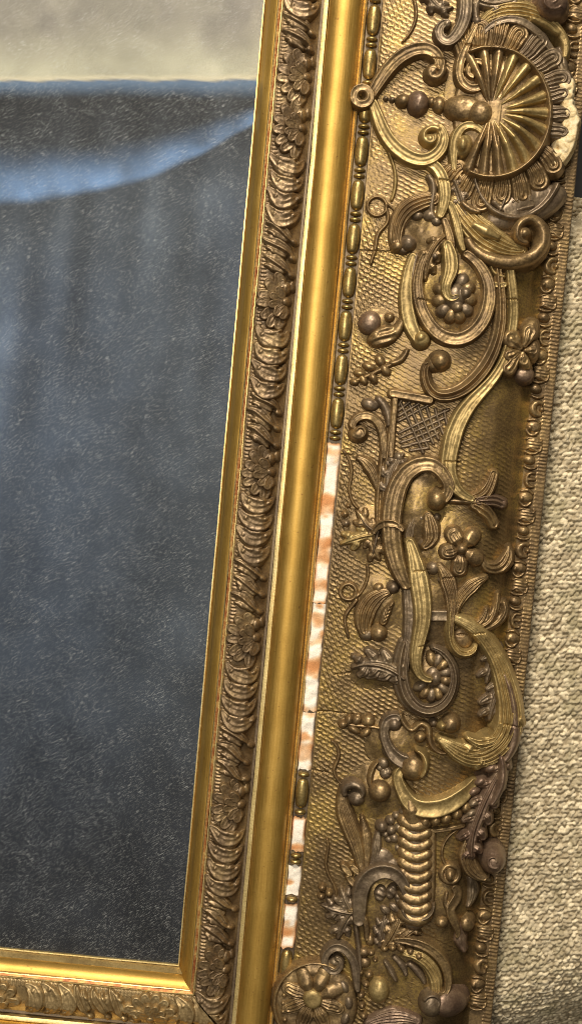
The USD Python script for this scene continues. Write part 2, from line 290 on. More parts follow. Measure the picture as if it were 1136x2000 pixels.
for rail in ('right', 'bottom'):
    put(FRAME, 'sight_edge', run([-0.9, -0.8, -0.4, 2.0, 2.6], [26, 31.5, 33.2, 33.6, 31.5], rail, step=9, wob=0.25), EDGEG, smooth=40)
    put(FRAME, 'inner_slope', run(np.r_[2.6, 3.6, 7, 11], [31.5, 34, 42, 50], rail, step=12, wob=0.2), GILT if rail == 'right' else GOLD, smooth=40)  # bottom rail gets paler gold, its grazing light put into the colour
    u, z = arc(11, 29.5, 50, 76, 8, 14)
    put(FRAME, 'inner_round', run(u, z, rail, step=12, wob=0.15), GILT, smooth=40)
    u, z = arc(29.5, 32, 76, 80, 2.0, 6)
    put(FRAME, 'gilt_line', run(u, z, rail, step=6, wob=0.3), EDGEG, smooth=50)
    put(FRAME, 'red_fillet', run([32, 32.4, 36.6, 37], [80, 79, 80.5, 81], rail, step=5, wob=0.35), BOLE, smooth=40)
    u, z = arc(37, 41, 81, 78, 2.6, 6)
    put(FRAME, 'gilt_line', run(u, z, rail, step=7, wob=0.3), EDGEG, smooth=50)
    # ground of the leaf moulding with its fine combed ridges
    us = np.r_[np.arange(41, 56, 1.6), 60, 70, 80, 90, 100, 112]
    v, q = run(us, leaf_z(us), rail, step=1.9)
    uu, tt = (v[:, 0], v[:, 1]) if rail == 'right' else (-v[:, 1], -v[:, 0])
    v[:, 2] += np.clip(np.cos(tt * 2 * np.pi / 7.2 + 0.6 * np.sin(tt * 0.11)) + 0.15, 0, 1) * 2.4 * ((uu > 43) & (uu < 54))
    v[:, 2] -= np.where(uu < 42, 0, 0)
    put(FRAME, 'leaf_moulding_ground', (v, q), LEAFBR if rail == 'right' else LEAFLIT)
    put(FRAME, 'dark_hollow', run([112, 113, 117.5, 118.5], [64, 62, 63, 66], rail, step=14, wob=0.2), UMBER, smooth=40)
    put(FRAME, 'gilt_fillet', run([118.5, 119, 125.5, 127, 128], [66, 77, 79, 78.5, 75], rail, step=8, wob=0.35), EDGEG, smooth=40)
    u, z = arc(128, 192, 75, 72, 31, 34)
    put(FRAME, 'half_round_band', run(u, z, rail, step=10, wob=0.18), GILT)
    put(FRAME, 'gilt_fillet', run([192, 193, 194.5, 196, 197, 199.5, 201, 202], [72, 74, 75.5, 73, 76, 77.5, 76, 68], rail, step=8, wob=0.3), EDGEG, smooth=40)
    put(FRAME, 'bead_channel', run([202, 203, 229, 230.5], [68, 66.5, 66.5, 73.5], rail, step=12, wob=0.2), UMBER, smooth=40)
put(FRAME, 'outer_side', run([634.5, 636, 636.2, 634, 628], [48.2, 47, 30, 2, 0.0], 'right', step=10, wob=0.3), UMBER, smooth=40)
put(FRAME, 'frame_back', run([-14, -13.8, 628], [26, 0.5, 0.2], 'right'), UMBER, smooth=False)
put(FRAME, 'frame_back', run([-14, -13.8, 628], [26, 0.5, 0.2], 'bottom'), UMBER, smooth=False)

# panel: netted ground, a real surface of small ridges
def net(X, Y):
    # slanting wavy threads, crossed by fainter ones near the bead side
    a = math.radians(-24); p = (X * math.sin(-a) + Y * math.cos(a)); s = X * math.cos(a) - Y * math.sin(-a)
    n1 = vnoise(X.shape, 28, 3, 2); n2 = vnoise(X.shape, 9, 5, 2)
    ph = 2 * np.pi * (p + 0.9 * n1 + 0.5 * n2) / 8.3
    ph2 = 2 * np.pi * (s * 0.92 + p * 0.35 + 1.3 * n1 + 0.6 * n2) / 12.5
    r1 = np.clip(np.cos(ph + 0.42 * np.sin(ph2)), -0.3, 1); r2 = np.clip(np.cos(ph2 + 0.5 * ph) - 0.45, 0, 1) / 0.55
    near = np.clip(1 - (X - 235) / 90, 0, 1) * 0.75 + 0.12
    r1 = np.clip(r1, 0, 1) ** 2.0
    wear = np.clip(0.78 + 0.22 * vnoise(X.shape, 40, 8, 2), 0.35, 1.15)
    return 2.1 * wear * np.maximum(r1 * (0.75 + 0.25 * np.clip(n1, -1, 1)), r2 * near) + 0.35 * n2
us = np.r_[np.arange(230.5, 592, 1.5)]; n = int((TOP + 240) / 1.35)
T = np.linspace(-300, TOP, n); X, Y = np.meshgrid(us, T)
env = np.clip((X - 232) / 5, 0, 1) * np.clip((572 - X) / 30, 0, 1)
Z = panel_z(X) + net(X, Y) * env - crack_cut(X, Y) * 0.8
ok = Y > -X
a = (np.mgrid[0:n - 1, 0:len(us) - 1][0] * len(us) + np.mgrid[0:n - 1, 0:len(us) - 1][1])
cellok = (ok[:-1, :-1] & ok[1:, 1:]).ravel(); a = a.ravel()[cellok]
q = np.stack([a, a + 1, a + len(us) + 1, a + len(us)], 1); uq, inv = np.unique(q, return_inverse=True)
put(FRAME, 'netted_panel', (np.stack([X, Y, Z], -1).reshape(-1, 3)[uq], inv.reshape(-1, 4)), PANEL)
# bottom rail's panel, continuing round the corner below the picture
us2 = np.array(PU + [634.5]); v, q = run(us2, panel_z(us2), 'bottom', step=30)
put(FRAME, 'netted_panel', (v, q), PANEL, label='plain continuation of the panel along the bottom rail')

# outer moulding: flat with combed ticks at the edge
us = np.r_[590.5, 600, 610, 616, 617.5, np.arange(619, 634, 1.5), 634.5]; n = int(TOP + 300) * 10 // 17
T = np.linspace(-300, TOP, n); X, Y = np.meshgrid(us, T)
jit = vnoise((n, 1), 16, 9, 2) * 1.5
Z = 50 - 0.04 * (X - 590) + np.clip(np.cos(2 * np.pi * (Y + jit + 0.12 * (X - 620)) / 7.4) + 0.2, 0, 1) * 2.2 * (0.7 + 0.3 * np.sin(Y / 23.0 + 2 * np.sin(Y / 61.0))) * ((X > 617) & (X < 634))
m = len(us); j, i = np.mgrid[0:n - 1, 0:m - 1]; a = (j * m + i).ravel()
put(FRAME, 'outer_moulding', (np.stack([X, Y, Z], -1).reshape(-1, 3), np.stack([a, a + 1, a + m + 1, a + m], 1)), BRONZE)

# ---------------------------------------------------------------- leaf moulding: half flowers and curling leaves
def strip(rail):
    if rail == 'right':
        mp = lambda u, t: (u, t); basef = lambda x, y: leaf_z(x); clip = lambda x, y: (y > -x + 1) & (x > 39.5) & (x < 117); L = TOP - 60
        flowers = [place([(587, 250)], 85)[0][1], place([(604, 150)], 85)[0][1]] + [place([(x, y)], 85)[0][1] for x, y in ((559, 590), (529, 923), (502, 1248), (472, 1575), (441, 1898))] + [2010]
    else:
        mp = lambda u, t: (-t, -u); basef = lambda x, y: leaf_z(-y); clip = lambda x, y: (x < -y - 1) & (y < -39.5) & (y > -117); L = 620
        flowers = [42.0, 362.0]
    surf = basef
    def part(name, prims, parent, m=LEAFBR, g=1.3):
        out = []
        for p in prims:
            if p[0] == 's': out.append(('s', [mp(*c) for c in p[1]]) + p[2:])
            else: out.append(('b',) + mp(p[1], p[2]) + ((p[3], p[4]) if rail == 'right' else (p[4], p[3])) + ((p[5],) if rail == 'right' else (-p[5],)) + p[6:])
        nseed[0] += 1
        vf = carve(out, g, base=basef, surf=surf, world=True, clip=clip, seed=nseed[0])
        if vf is not None: put(parent, name, vf, LEAFBR if rail == 'right' else LEAFLIT)
    m = LEAFBR if rail == 'right' else LEAFLIT
    for c in sorted(flowers):
        fl = group(FRAME, 'half_flower')
        r = rng.normal(0, 0.8, 60)
        part('flower_centre', [Ba(98, c + 1, 10, 13, 10.5)], fl)
        part('bud', [Ba(97, c + 27, 8.5, 11, 13), Ba(86, c + 35, 7, 9, 12, 20, 'cup'), Ba(107, c + 33, 5, 8, 12, -10)], fl)
        def petal(name, ang, r0_, r1_, w, h, lift):
            an = math.radians(ang); cx_, cy_ = math.cos(an), math.sin(an)
            part(name, [St([(98 + cx_ * r0_, c + cy_ * r0_), (98 + cx_ * (r0_ + r1_) / 2 + rng.normal(0, 1), c + cy_ * (r0_ + r1_) / 2), (98 + cx_ * r1_, c + cy_ * r1_)], [w * 0.4, w * 0.85, w, w * 0.8], [h * 0.7, h * 0.8, h], 'petal', lift=lift)], fl)
        for k, an in enumerate((112, 138, 163, 187, 211, 236, 258)): petal('outer_petal', an + rng.normal(0, 3), 24, 49 + rng.normal(0, 1.5), 13, 10, 1.5)
        for k, an in enumerate((128, 162, 197, 232, 262)): petal('inner_petal', an + rng.normal(0, 3), 8, 27, 11.5, 11, 6)
    fs = sorted(flowers)
    spans = [(a_, b_) for a_, b_ in zip(fs[:-1], fs[1:]) if b_ - a_ > 150] + ([(fs[-1], fs[-1] + 330)] if rail == 'bottom' else [])
    spans.append((fs[0] - 330, fs[0]))
    for lo, hi in spans:
        mid = (lo + hi) / 2 - 8; k = 0
        d = lo + 66
        while d < hi - 60:
            j = rng.normal(0, 2.0, 12)
            if d < mid:      # above a flower: leaves fall from upper left to lower right
                pr = [St([(46 + j[0], d + 20), (62, d + 15 + j[1]), (82, d + 2 + j[2]), (106, d - 17 + j[3])], [8, 14, 15, 10], [7, 11, 16, 11], 'ogee', taper=0.5),
                      St([(52, d + 3 + j[4]), (70, d - 4), (86, d - 12 + j[5])], [4, 7, 5], [7, 9, 10], 'round'),
                      Ba(101 + j[6], d - 13, 9, 13, 7, 35), St([(58 + j[7], d + 26), (72, d + 19), (84, d + 16)], [4, 8, 4], [6, 10, 8], 'cup'), Ba(64 + j[8], d - 4, 8, 10, 5, 40)]
            else:            # below a flower: they curl up at the outer end
                pr = [St([(46 + j[0], d + 17), (56, d + 5 + j[1]), (72, d - 4 + j[2]), (90, d - 4 + j[4]), (106, d + 12 + j[3])], [6, 13, 17, 14, 5], [6, 10, 15, 17, 8], 'petal'), St([(50, d - 4 + j[5]), (64, d - 14), (84, d - 17 + j[10]), (100, d - 9)], [4, 7, 9, 4], [5, 9, 13, 8], 'round'),
                      St([(60, d + 12 + j[4]), (76, d + 8), (92, d + 12 + j[5])], [4, 7, 4], [8, 13, 12], 'round'), Ba(100 + j[8], d + 4, 8, 14, 6, -50), Ba(72 + j[9], d - 12, 9, 8, 6, 10, 'cup'),
                      Ba(58 + j[6], d + 3, 7, 9, 6, -30)]
            part('curling_leaf', pr, FRAME)
            d += 33 + rng.normal(0, 1.2)
strip('right'); strip('bottom')

# ---------------------------------------------------------------- bead and reel
def lathe(t0, t1, prof, nseg=14, u=216.0, z=69.0):
    """A turned piece lying along the channel; prof: (share of length, radius)."""
    k = np.linspace(0, 1, 15); r = PchipInterpolator(*np.array(prof).T)(k); a = np.linspace(0, 2 * np.pi, nseg, endpoint=False)
    V = np.stack([u + r[:, None] * np.cos(a), np.broadcast_to((t0 + (t1 - t0) * k)[:, None], (15, nseg)), z + r[:, None] * np.sin(a) * 0.95], -1).reshape(-1, 3)
    j, i = np.mgrid[0:14, 0:nseg]; q = np.stack([j * nseg + i, (j + 1) * nseg + i, (j + 1) * nseg + (i + 1) % nseg, j * nseg + (i + 1) % nseg], -1).reshape(-1, 4)
    return V, q
BEAD = [(0, 4), (0.07, 10), (0.3, 12.6), (0.5, 13.4), (0.7, 12.6), (0.93, 10), (1, 4)]
REEL = [(0, 3), (0.2, 9.5), (0.5, 11.5), (0.8, 9.5), (1, 3)]
def ty(Y):
    x = 735 - 0.092 * Y; return place([(x, Y)], 80)[0][1]
yr = [ty(79 + (850 - 79) * k / 9) for k in range(10)]; sp = (yr[0] - yr[-1]) / 9
yr = [yr[0] + sp] + yr
for k, y in enumerate(yr):
    put(FRAME, 'reel', lathe(y + 0.5, y + 11, REEL), BEADM); put(FRAME, 'reel', lathe(y - 11, y - 0.5, REEL), BEADM)
    if k < len(yr) - 1: put(FRAME, 'bead', lathe(yr[k + 1] + 12.5, y - 12.5, BEAD), BEADM)
put(FRAME, 'bead', lathe(yr[0] + 12.5, yr[0] + sp - 12, BEAD), BEADM)
put(FRAME, 'reel', lathe(ty(1521), ty(1510), REEL), BEADM); put(FRAME, 'bead', lathe(ty(1581), ty(1523), BEAD), BEADM); put(FRAME, 'reel', lathe(ty(1595), ty(1583), REEL), BEADM)
for y in (1669, 1681, 1755): put(FRAME, 'reel', lathe(ty(y + 11), ty(y), REEL), BEADM)
put(FRAME, 'bead', lathe(ty(1925), ty(1860), BEAD), BEADM)
def gesso(y0, y1, seed, u1=229.0):
    a, b = ty(y1), ty(y0); n = max(6, int((b - a) / 3)); us = np.array([203.0, 203.6, 207, 211, 215, 219, 223, u1 - 2.2, u1 - 0.5]); m = len(us); T = np.linspace(a, b, n)
    X, Y = np.meshgrid(us, T); r = np.random.default_rng(seed)
    X = X + vnoise((n, 1), 2.5, seed + 9, 2) * 0.8 * (np.abs(us - 216) > 11); Z = 70.5 + vnoise(X.shape, 3, seed, 3) * 1.0; Z[:, [0, -1]] = 66
    Y = Y + np.where(np.arange(n) == 0, 1, 0)[:, None] * r.normal(0, 1.5, m) + np.where(np.arange(n) == n - 1, 1, 0)[:, None] * r.normal(0, 1.5, m)
    ph = (yr[0] - Y - 43) / sp + 0.08 * vnoise(X.shape, 5, seed + 1, 2)
    b_ = np.clip(np.cos(2 * np.pi * ph) * 1.1 - 0.42 + 0.30 * vnoise(X.shape, 3, seed + 2, 2), 0, 1)
    b_ = np.maximum(b_, np.clip(vnoise(X.shape, 2, seed + 3, 1) - 0.9, 0, 1) * 0.8)
    rim = np.clip(1 - np.minimum.reduce([np.abs(X - 203), np.abs(X - 229), (Y - a) * 0.6, (b - Y) * 0.6]) / 4.0, 0, 1); b_ = np.clip(np.maximum(b_, rim * np.clip(0.35 + 0.7 * vnoise(X.shape, 4, seed + 5, 2), 0, 1.25)), 0, 1.2)
    c = lin((248, 238, 220)) * (lin((196, 128, 74)) / lin((248, 238, 220))) ** (b_[..., None] * 0.85)
    j, i = np.mgrid[0:n - 1, 0:m - 1]; q = (j * m + i).ravel()
    put(FRAME, 'bare_gesso', (np.stack([X, Y, Z], -1).reshape(-1, 3), np.stack([q, q + 1, q + m + 1, q + m], 1)), GESSO, color=c.reshape(-1, 3), label='bare cream gesso with orange stains where the beading is lost')
gesso(866, 1180, 1); gesso(1180.8, 1392, 2); gesso(1394, 1505, 3); gesso(1600, 1666, 4); gesso(1694, 1752, 5); gesso(1770, 1856, 6)

# ---------------------------------------------------------------- outer moulding's small leaves
def outer_bits():
    y0 = place([(1082, 480)], 55)[0][1]; y1 = place([(1027, 1037)], 55)[0][1]; sp_ = (y0 - y1) / 4
    b = lambda x, y: 50 - 0.04 * (x - 590); cl = lambda x, y: (x > 585) & (x < 633)
    def part(name, pr, m):
        nseed[0] += 1
        vf = carve(pr, 1.3, base=b, surf=b, world=True, clip=cl, seed=nseed[0])
        if vf is not None: put(FRAME, name, vf, m)
    for k in range(-5, 11):
        y = y0 - k * sp_; odd = (k % 2 == 0); j = rng.normal(0, 1.0, 20)
        part('small_ball', [Ba(600 + j[0], y, 12, 11, 9.5, 15)], BRONZE)
        if odd: part('crescent_leaf', [St([(613, y - 27 + j[1]), (603, y - 27), (596, y - 38), (602, y - 49), (612, y - 50)], [4, 6, 8, 7, 4], [5, 8, 9, 8, 5]), Ba(614, y - 39, 5, 6)], BRONZE)
        else: part('crescent_leaf', [St([(612, y - 26), (600, y - 29), (597, y - 38), (600, y - 48), (612, y - 51 + j[2])], [3, 4, 4.5, 4, 3], [5, 6, 6, 6, 5]), St([(599, y - 38), (613, y - 38)], [3.5, 3.5], [6, 5])], BRONZE)
        part('lobed_leaf', [Ba(600 + j[3], y - 74, 15, 9, 12, 0, 'round'), Ba(592 + j[3], y - 76, 6, 11, 7), St([(588, y - 82), (598, y - 91), (611, y - 83 + j[4])], [3, 4, 3], [5, 7, 5])], BRONZE); part('small_curl', [St([(590, y - 62), (602, y - 60 + j[8]), (612, y - 66)], [3, 4, 3], [5, 7, 5])], BRONZE); part('small_curl', [St([(592, y - 14), (604, y - 17), (614, y - 14)], [2.5, 3.5, 2.5], [5, 7, 5])], BRONZE); part('small_curl', [St([(590, y - 124), (602, y - 127), (614, y - 124)], [2.5, 3.5, 2.5], [5, 6, 5])], BRONZE)
        part('fan_leaf', [Ba(606, y - 108 + j[5], 16, 7, 15, 0, 'flute', n=5, amp=0.2), St([(590, y - 99), (602, y - 97), (612, y - 103), (620, y - 100)], [2, 2.5, 2.5, 2], [5, 6, 6, 5]),
                          St([(592, y - 118), (604, y - 117 + j[6]), (614, y - 122), (621, y - 112)], [2.5, 3, 3, 2.5], [5, 7, 7, 5])], BRONZE)
outer_bits()

# ---------------------------------------------------------------- carved ornaments on the panel, from the top of the picture downwards
# -- smooth swellings of the ground that the ornaments grow out of
for x, y, rx, ry, h, ang in [(985, 215, 118, 205, 12, 0), (905, 400, 85, 75, 10, 20), (850, 450, 62, 62, 8, 0), (884, 580, 62, 80, 10, 0), (812, 1000, 62, 105, 12, 8), (875, 1090, 70, 92, 9, 0), (838, 1320, 60, 72, 10, 0),
    (835, 1190, 62, 95, 9, 0), (775, 1455, 66, 62, 10, 0), (738, 1545, 72, 62, 9, 0), (790, 1650, 62, 88, 9, 0), (745, 1770, 86, 88, 6, 0), (752, 1880, 82, 78, 4, 0), (935, 1600, 46, 120, 9, 8), (880, 1770, 44, 86, 8, 0), (965, 1330, 46, 110, 9, -8), (742, 1180, 52, 62, 6, 0), (740, 1310, 66, 42, 7, 0), (880, 1920, 90, 86, 3, 0), (735, 640, 46, 44, 5, 0), (720, 1045, 50, 60, 5, 0)]:
    O('ground_swell', PANEL, Ba(x, y, rx, h, ry, ang, 'soft', lift=0.2), bz=-200.0, g=2.4)
# -- the shell and the scrolls round it
O('scroll', BRONZE, St([(720, 197), (728, 178), (742, 155), (768, 122), (800, 101), (832, 96), (852, 108), (858, 128)], [9, 13, 15, 15, 14, 11], [12, 17, 22, 24, 22], 'strap', lift=6),
  St(curl(846, 139, 18, 6, -10, 0.9), [11, 9, 8], [20, 22], 'round', lift=6), Ba(843, 141, 13, 20, lift=8), label='scroll with a ringed end over the beading')
O('scroll_ring', BRONZE, St(curl(707, 187, 17, 17, 0, 1.0, 30), [8.5], [13], 'gutter', lift=9), St(curl(707, 187, 8.5, 8.0, 0, 1.0, 20), [3], [9], lift=8), bz=80)
O('scroll', GOLD, St([(728, 200), (736, 222), (745, 246), (764, 278), (795, 304), (828, 312), (855, 297), (866, 268), (858, 249)], [10, 13, 14, 15, 14, 13, 9], [14, 18, 22, 22, 20], 'strap', lift=4),
  St(curl(841, 268, 21, 8, -50, -0.9), [8, 7], [18, 22], 'round', lift=5), Ba(839, 272, 12, 20, lift=7), label='golden lower scroll curling to a ball')
fin = group(FRAME, 'drop_finial', 'pointed drop of turned balls with a reddish middle ball')
O('tip', UMBER, Ba(753, 191, 5, 8), Ba(766, 193, 6, 9), parent=fin); O('ball', BRONZE, Ba(787, 195, 15, 16, 14), parent=fin); O('ball', PLUM, Ba(816, 199, 21, 24, 25), parent=fin)
O('ball', BRONZE, Ba(842, 197, 8, 12, 10), Ba(857, 203, 12, 13, 16), parent=fin)
shell = group(FRAME, 'shell', 'fan shell of many ribs in a round rim with a ruffled border')
CX, CY = 950, 218
O('shell_hub', BRONZE, Ba(908, 210, 40, 20, 27, 8, lift=5), Ba(938, 220, 27, 25, 26, lift=8), parent=shell, bz=95)
O('shell_dish', BRONZE, Ba(985, 216, 94, 16, 122, 0, 'soft', lift=9), parent=shell, bz=98)
for k in range(15):
    a = math.radians(-116 + 232 * k / 14); ex, ey = 962 + 107 * math.cos(a), 218 + 122 * math.sin(a); b = a * 0.75
    sx, sy = CX + 20 * math.cos(b), CY + 20 * math.sin(b); mx, my = (sx + ex) / 2 + 5 * math.sin(a) * math.cos(a), (sy + ey) / 2 - 5 * math.cos(a) * np.sign(math.sin(a))
    O('rib', GOLD if 2 < k < 12 else BRONZE, St([(sx, sy), (mx, my), (ex, ey)], [4, 7.5, 10.5], [8, 19, 11], 'round', lift=14), St([(sx + 3, sy + 3), (mx + 7 * math.sin(a), my + 6 * math.cos(a)), (ex + 9 * math.sin(a) * -1, ey + 11 * math.cos(a))], [1.5, 2.4, 2.8], [8, 16, 9], lift=14), parent=shell, bz=98)
arcp = lambda rx, ry, a0, a1, n=26, cx=960, cy=218: [(cx + rx * math.cos(t), cy + ry * math.sin(t)) for t in np.radians(np.linspace(a0, a1, n))]
O('shell_rim', BRONZE, St(arcp(113, 127, -112, 112), [4.2], [9], 'round', lift=22), parent=shell, bz=98)
for k in range(17):
    a0 = -118 + 242 * k / 16
    if -22 < a0 < 24: continue
    a = math.radians(a0); rr = 1.0 + 0.04 * math.cos(a0)
    O('ruffle', BRONZE if a0 > 0 or a0 < -70 else UMBER, St([(960 + 114 * math.cos(a), 218 + 128 * math.sin(a)), (960 + 134 * math.cos(a + .04), 218 + 149 * math.sin(a + .04)), (960 + 152 * math.cos(a + .07) * rr, 218 + 171 * math.sin(a + .07) * rr)],
      [15, 19, 21], [9, 15, 10], 'flute', n=5, lift=6), parent=shell, bz=90)
for k, (a0, c) in enumerate([(-14, 118), (1, 121), (15, 120)]):
    a = math.radians(a0); O('ruffle', UMBER, St([(960 + 114 * math.cos(a), 218 + 128 * math.sin(a)), (960 + 143 * math.cos(a), 218 + 150 * math.sin(a))], [17, 16], [10, 11], 'flute', n=4, lift=6), parent=shell, bz=90)
r_ = np.random.default_rng(5)
bp = [St([(1094, 146), (1108, 168), (1104, 190), (1112, 215), (1112, 250), (1106, 285), (1092, 312), (1078, 330)], [9, 13, 8, 14, 15, 13, 10, 6], [2, 3, 2.5], 'flat', lift=9)]
bp += [Ba(1096 + 13 * math.sin(k * 0.42) + r_.normal(0, 5) + (9 if 2 < k < 8 else 0) - max(0, k - 8) * 7, 152 + k * 16.5, 9 + r_.random() * 6, 1.6, 6 + r_.random() * 5, r_.random() * 180, 'flat', lift=10.5 + r_.random() * 2.5) for k in range(11)]
O('broken_edge', PLASTER, *bp, parent=shell, bz=90, label='cream plaster laid bare where the right edge of the shell has broken off')
O('leaf_scroll', BRONZE, St([(930, 48), (917, 75), (904, 105), (897, 135), (902, 160), (920, 173), (943, 165), (952, 142), (940, 122), (922, 122), (913, 138), (922, 150)], [5, 8, 10, 10, 9, 8, 7, 5], [14, 18, 22, 20, 20], 'gutter', lift=6), Ba(927, 141, 8, 14, lift=8), bz=92)
O('leaf_scroll', GOLD, St([(886, 330), (885, 295), (890, 266), (908, 246), (930, 248), (944, 270)], [6, 9, 10, 9, 7], [14, 18, 20, 18], 'gutter', lift=6), Ba(906, 284, 17, 20, 24, 10, lift=6), Ba(903, 281, 9, 12, 14, lift=20), bz=92)
O('scroll', UMBER, St([(905, -30), (909, 0), (906, 35), (892, 66), (872, 80), (858, 68), (862, 48), (872, 44)], [13, 14, 14, 13, 11, 9], [20, 24, 22, 18], 'strap', lift=5), Ba(871, 47, 10, 14, lift=6))
O('acanthus_leaf', UMBER, *acanth([(826, -28), (842, -2), (860, 14), (882, 12)], 20, 13, 3))
O('tendril', BRONZE, St([(803, -30), (809, 0), (812, 30), (803, 58), (786, 80)], [3, 3.2, 3, 2.2], [5])); O('bud', UMBER, Ba(931, 40, 11, 14), St([(944, -8), (928, 15), (930, 45), (918, 82)], [9, 9, 6, 4], [12, 12, 8]))
O('scroll_end', PLUM, Ba(1078, 4, 32, 26, lift=12), St(curl(1076, 0, 22, 8, 40, 1.1), [6, 4], [22, 26], lift=14), bz=88, label='large red brown scroll end at the top of the picture')
O('acanthus_leaf', GOLD, St([(945, 42), (985, 22), (1030, 25), (1068, 42), (1098, 70), (1103, 108)], [12, 22, 24, 18, 11, 7], [10, 16, 15, 12], 'flute', n=6, lift=3), St([(1040, 38), (1066, 50), (1088, 64)], [7, 9, 7], [20, 20, 14], lift=5), bz=84)
O('acanthus_leaf', UMBER, St([(938, 70), (968, 44), (1002, 38), (1040, 55), (1075, 95), (1098, 140)], [6, 8, 9, 9, 8, 6], [15, 16, 14], 'gutter', lift=4), St([(1092, 95), (1100, 120), (1104, 142)], [6, 8, 6], [9], lift=3), bz=84)
O('acanthus_leaf', UMBER, *acanth([(920, -20), (945, 4), (985, 4), (1020, -8)], 24, 14, 3))
# -- below the shell
O('tendril', GOLD, St([(752, 284), (764, 310), (772, 345), (770, 370), (764, 390)], [2, 3, 3.5, 3], [5]))
O('tendril', BRONZE, St(curl(736, 402, 18, 19, 20, -1.0, 22) + [(757, 418), (753, 438), (738, 456), (733, 482), (728, 500), (724, 514)], [2.8, 3, 3, 4.5, 3], [6]), St([(752, 395), (762, 402), (770, 411)], [2.5, 1.6], [5]))
O('scroll', GOLD, St([(836, 315), (856, 332), (867, 360), (868, 390), (860, 418)], [11, 12, 13, 12, 9], [14, 20, 20, 14], 'strap', lift=5))
O('strap', UMBER, St([(838, 345), (846, 372), (842, 400), (848, 425)], [7, 8, 7, 5], [12]), Ba(838, 420, 13, 12), Ba(852, 432, 11, 12))
O('turned_leaf', BRONZE, St([(846, 386), (815, 396), (788, 414), (775, 440), (772, 470)], [15, 19, 19, 16, 13], [12, 17, 17, 14], 'flute', n=5), Ba(775, 480, 13, 14, lift=4), label='leaf turning over into a ball')
O('ball', UMBER, Ba(796, 474, 17, 18)); O('leaf_tip', UMBER, Ba(782, 486, 15, 10, 9, 30), Ba(815, 420, 12, 10, 10))
O('bulging_ground', UMBER, Ba(1025, 404, 82, 14, 34, -22, lift=0), St([(925, 335), (935, 375), (965, 412), (1010, 425), (1055, 405), (1088, 360)], [6, 7, 7, 7, 6], [16, 17, 15], lift=2), bz=88)
O('leaf_points', UMBER, St([(965, 395), (975, 405), (983, 412)], [7, 6, 3], [14]), St([(985, 388), (978, 405), (972, 416)], [6, 5, 2], [14]), St([(1000, 395), (1020, 388), (1040, 392)], [6, 7, 4], [12], 'leaf'), St([(1010, 410), (1040, 402)], [7, 5], [12]), bz=92)
O('acanthus_leaf', GOLD, St([(888, 392), (912, 425), (945, 458), (985, 482), (1018, 488)], [14, 24, 30, 26, 14], [13, 18, 18, 14], 'flute', n=7, lift=4), bz=88, label='broad golden fluted leaf under the shell')
O('scroll', BRONZE, St([(915, 470), (936, 494), (968, 508), (1008, 512), (1042, 498), (1060, 470), (1055, 441), (1035, 428), (1014, 440), (1010, 462), (1026, 474)], [10, 13, 15, 16, 15, 13, 10, 8], [14, 19, 22, 22, 22, 20], 'round', lift=6), Ba(1025, 456, 14, 22, lift=8), bz=88, label='scroll curling to a reddish ball under the shell')
O('leaf_lobe', GOLD, St([(925, 440), (948, 452), (970, 464)], [10, 15, 9], [22, 26, 20], 'round', lift=6), bz=86); O('leaf_lobe', BRONZE, St([(904, 398), (920, 410), (934, 414)], [9, 10, 6], [18, 20], lift=5), Ba(900, 385, 11, 14))
O('acanthus_leaf', UMBER, *acanth([(886, 352), (898, 385), (908, 418), (922, 452)], 22, 17, 4)); O('stem', BRONZE, St([(886, 325), (900, 348), (908, 375)], [6, 7, 3], [10, 14]), St([(884, 300), (886, 335), (890, 365)], [4, 5, 4], [12]))
O('strap', GOLD, St([(878, 398), (890, 430), (897, 462), (904, 486)], [8, 9, 9, 6], [16, 20, 16], 'strap', lift=5)); O('strap', BRONZE, St([(868, 430), (876, 455), (880, 485), (876, 515)], [7, 9, 9, 8], [14, 18, 18], 'strap', lift=6))
O('hooked_strap', GOLD, St([(874, 478), (880, 505), (878, 535), (870, 560), (876, 580), (890, 580)], [11, 15, 15, 12, 10, 7], [20, 26, 28, 24], 'strap', lift=8), bz=80)
O('acanthus_leaf', BRONZE, *acanth([(868, 462), (846, 486), (834, 515), (830, 545)], 24, 17, 3)); O('leaf_tip', UMBER, St([(812, 500), (806, 530), (804, 560)], [7, 8, 5], [12, 12]), Ba(848, 500, 10, 16))
# -- the upper oval with its rosette
O('oval_scroll', BRONZE, St([(912, 496), (938, 520), (954, 556), (952, 600), (932, 640), (893, 662), (858, 652), (832, 622), (817, 580), (816, 540), (828, 500)], [9, 12, 14, 15, 15, 15, 14, 13, 11, 9], [14, 18, 20, 20, 20, 16], 'strap', lift=5))
O('scroll', GOLD, St([(806, 500), (795, 540), (793, 590), (802, 635), (818, 664)], [8, 11, 14, 15, 12], [12, 15, 18, 18], 'gutter', lift=4), Ba(822, 664, 18, 18, lift=5), Ba(821, 658, 9, 9, lift=18))
ros = group(FRAME, 'rosette', 'rosette of rounded lobes inside the upper oval')
for k in range(10):
    a = math.radians(-60 + k * 33); O('lobe', BRONZE if k % 3 else UMBER, Ba(887 + 27 * math.cos(a), 580 + 36 * math.sin(a), 14, 13, 17, math.degrees(a) + 90, lift=6), parent=ros)
O('rosette_centre', UMBER, Ba(887, 578, 24, 20, 28, lift=6), Ba(893, 600, 11, 15, lift=14), Ba(908, 572, 12, 15, lift=14), parent=ros)
O('loop_ring', GOLD, St([(938, 508), (941, 534), (956, 551), (985, 556)], [6.5, 7, 7, 6.5], [12], 'gutter', lift=5), St([(958, 514), (964, 531), (984, 540)], [4, 4.5, 4], [10], lift=4))
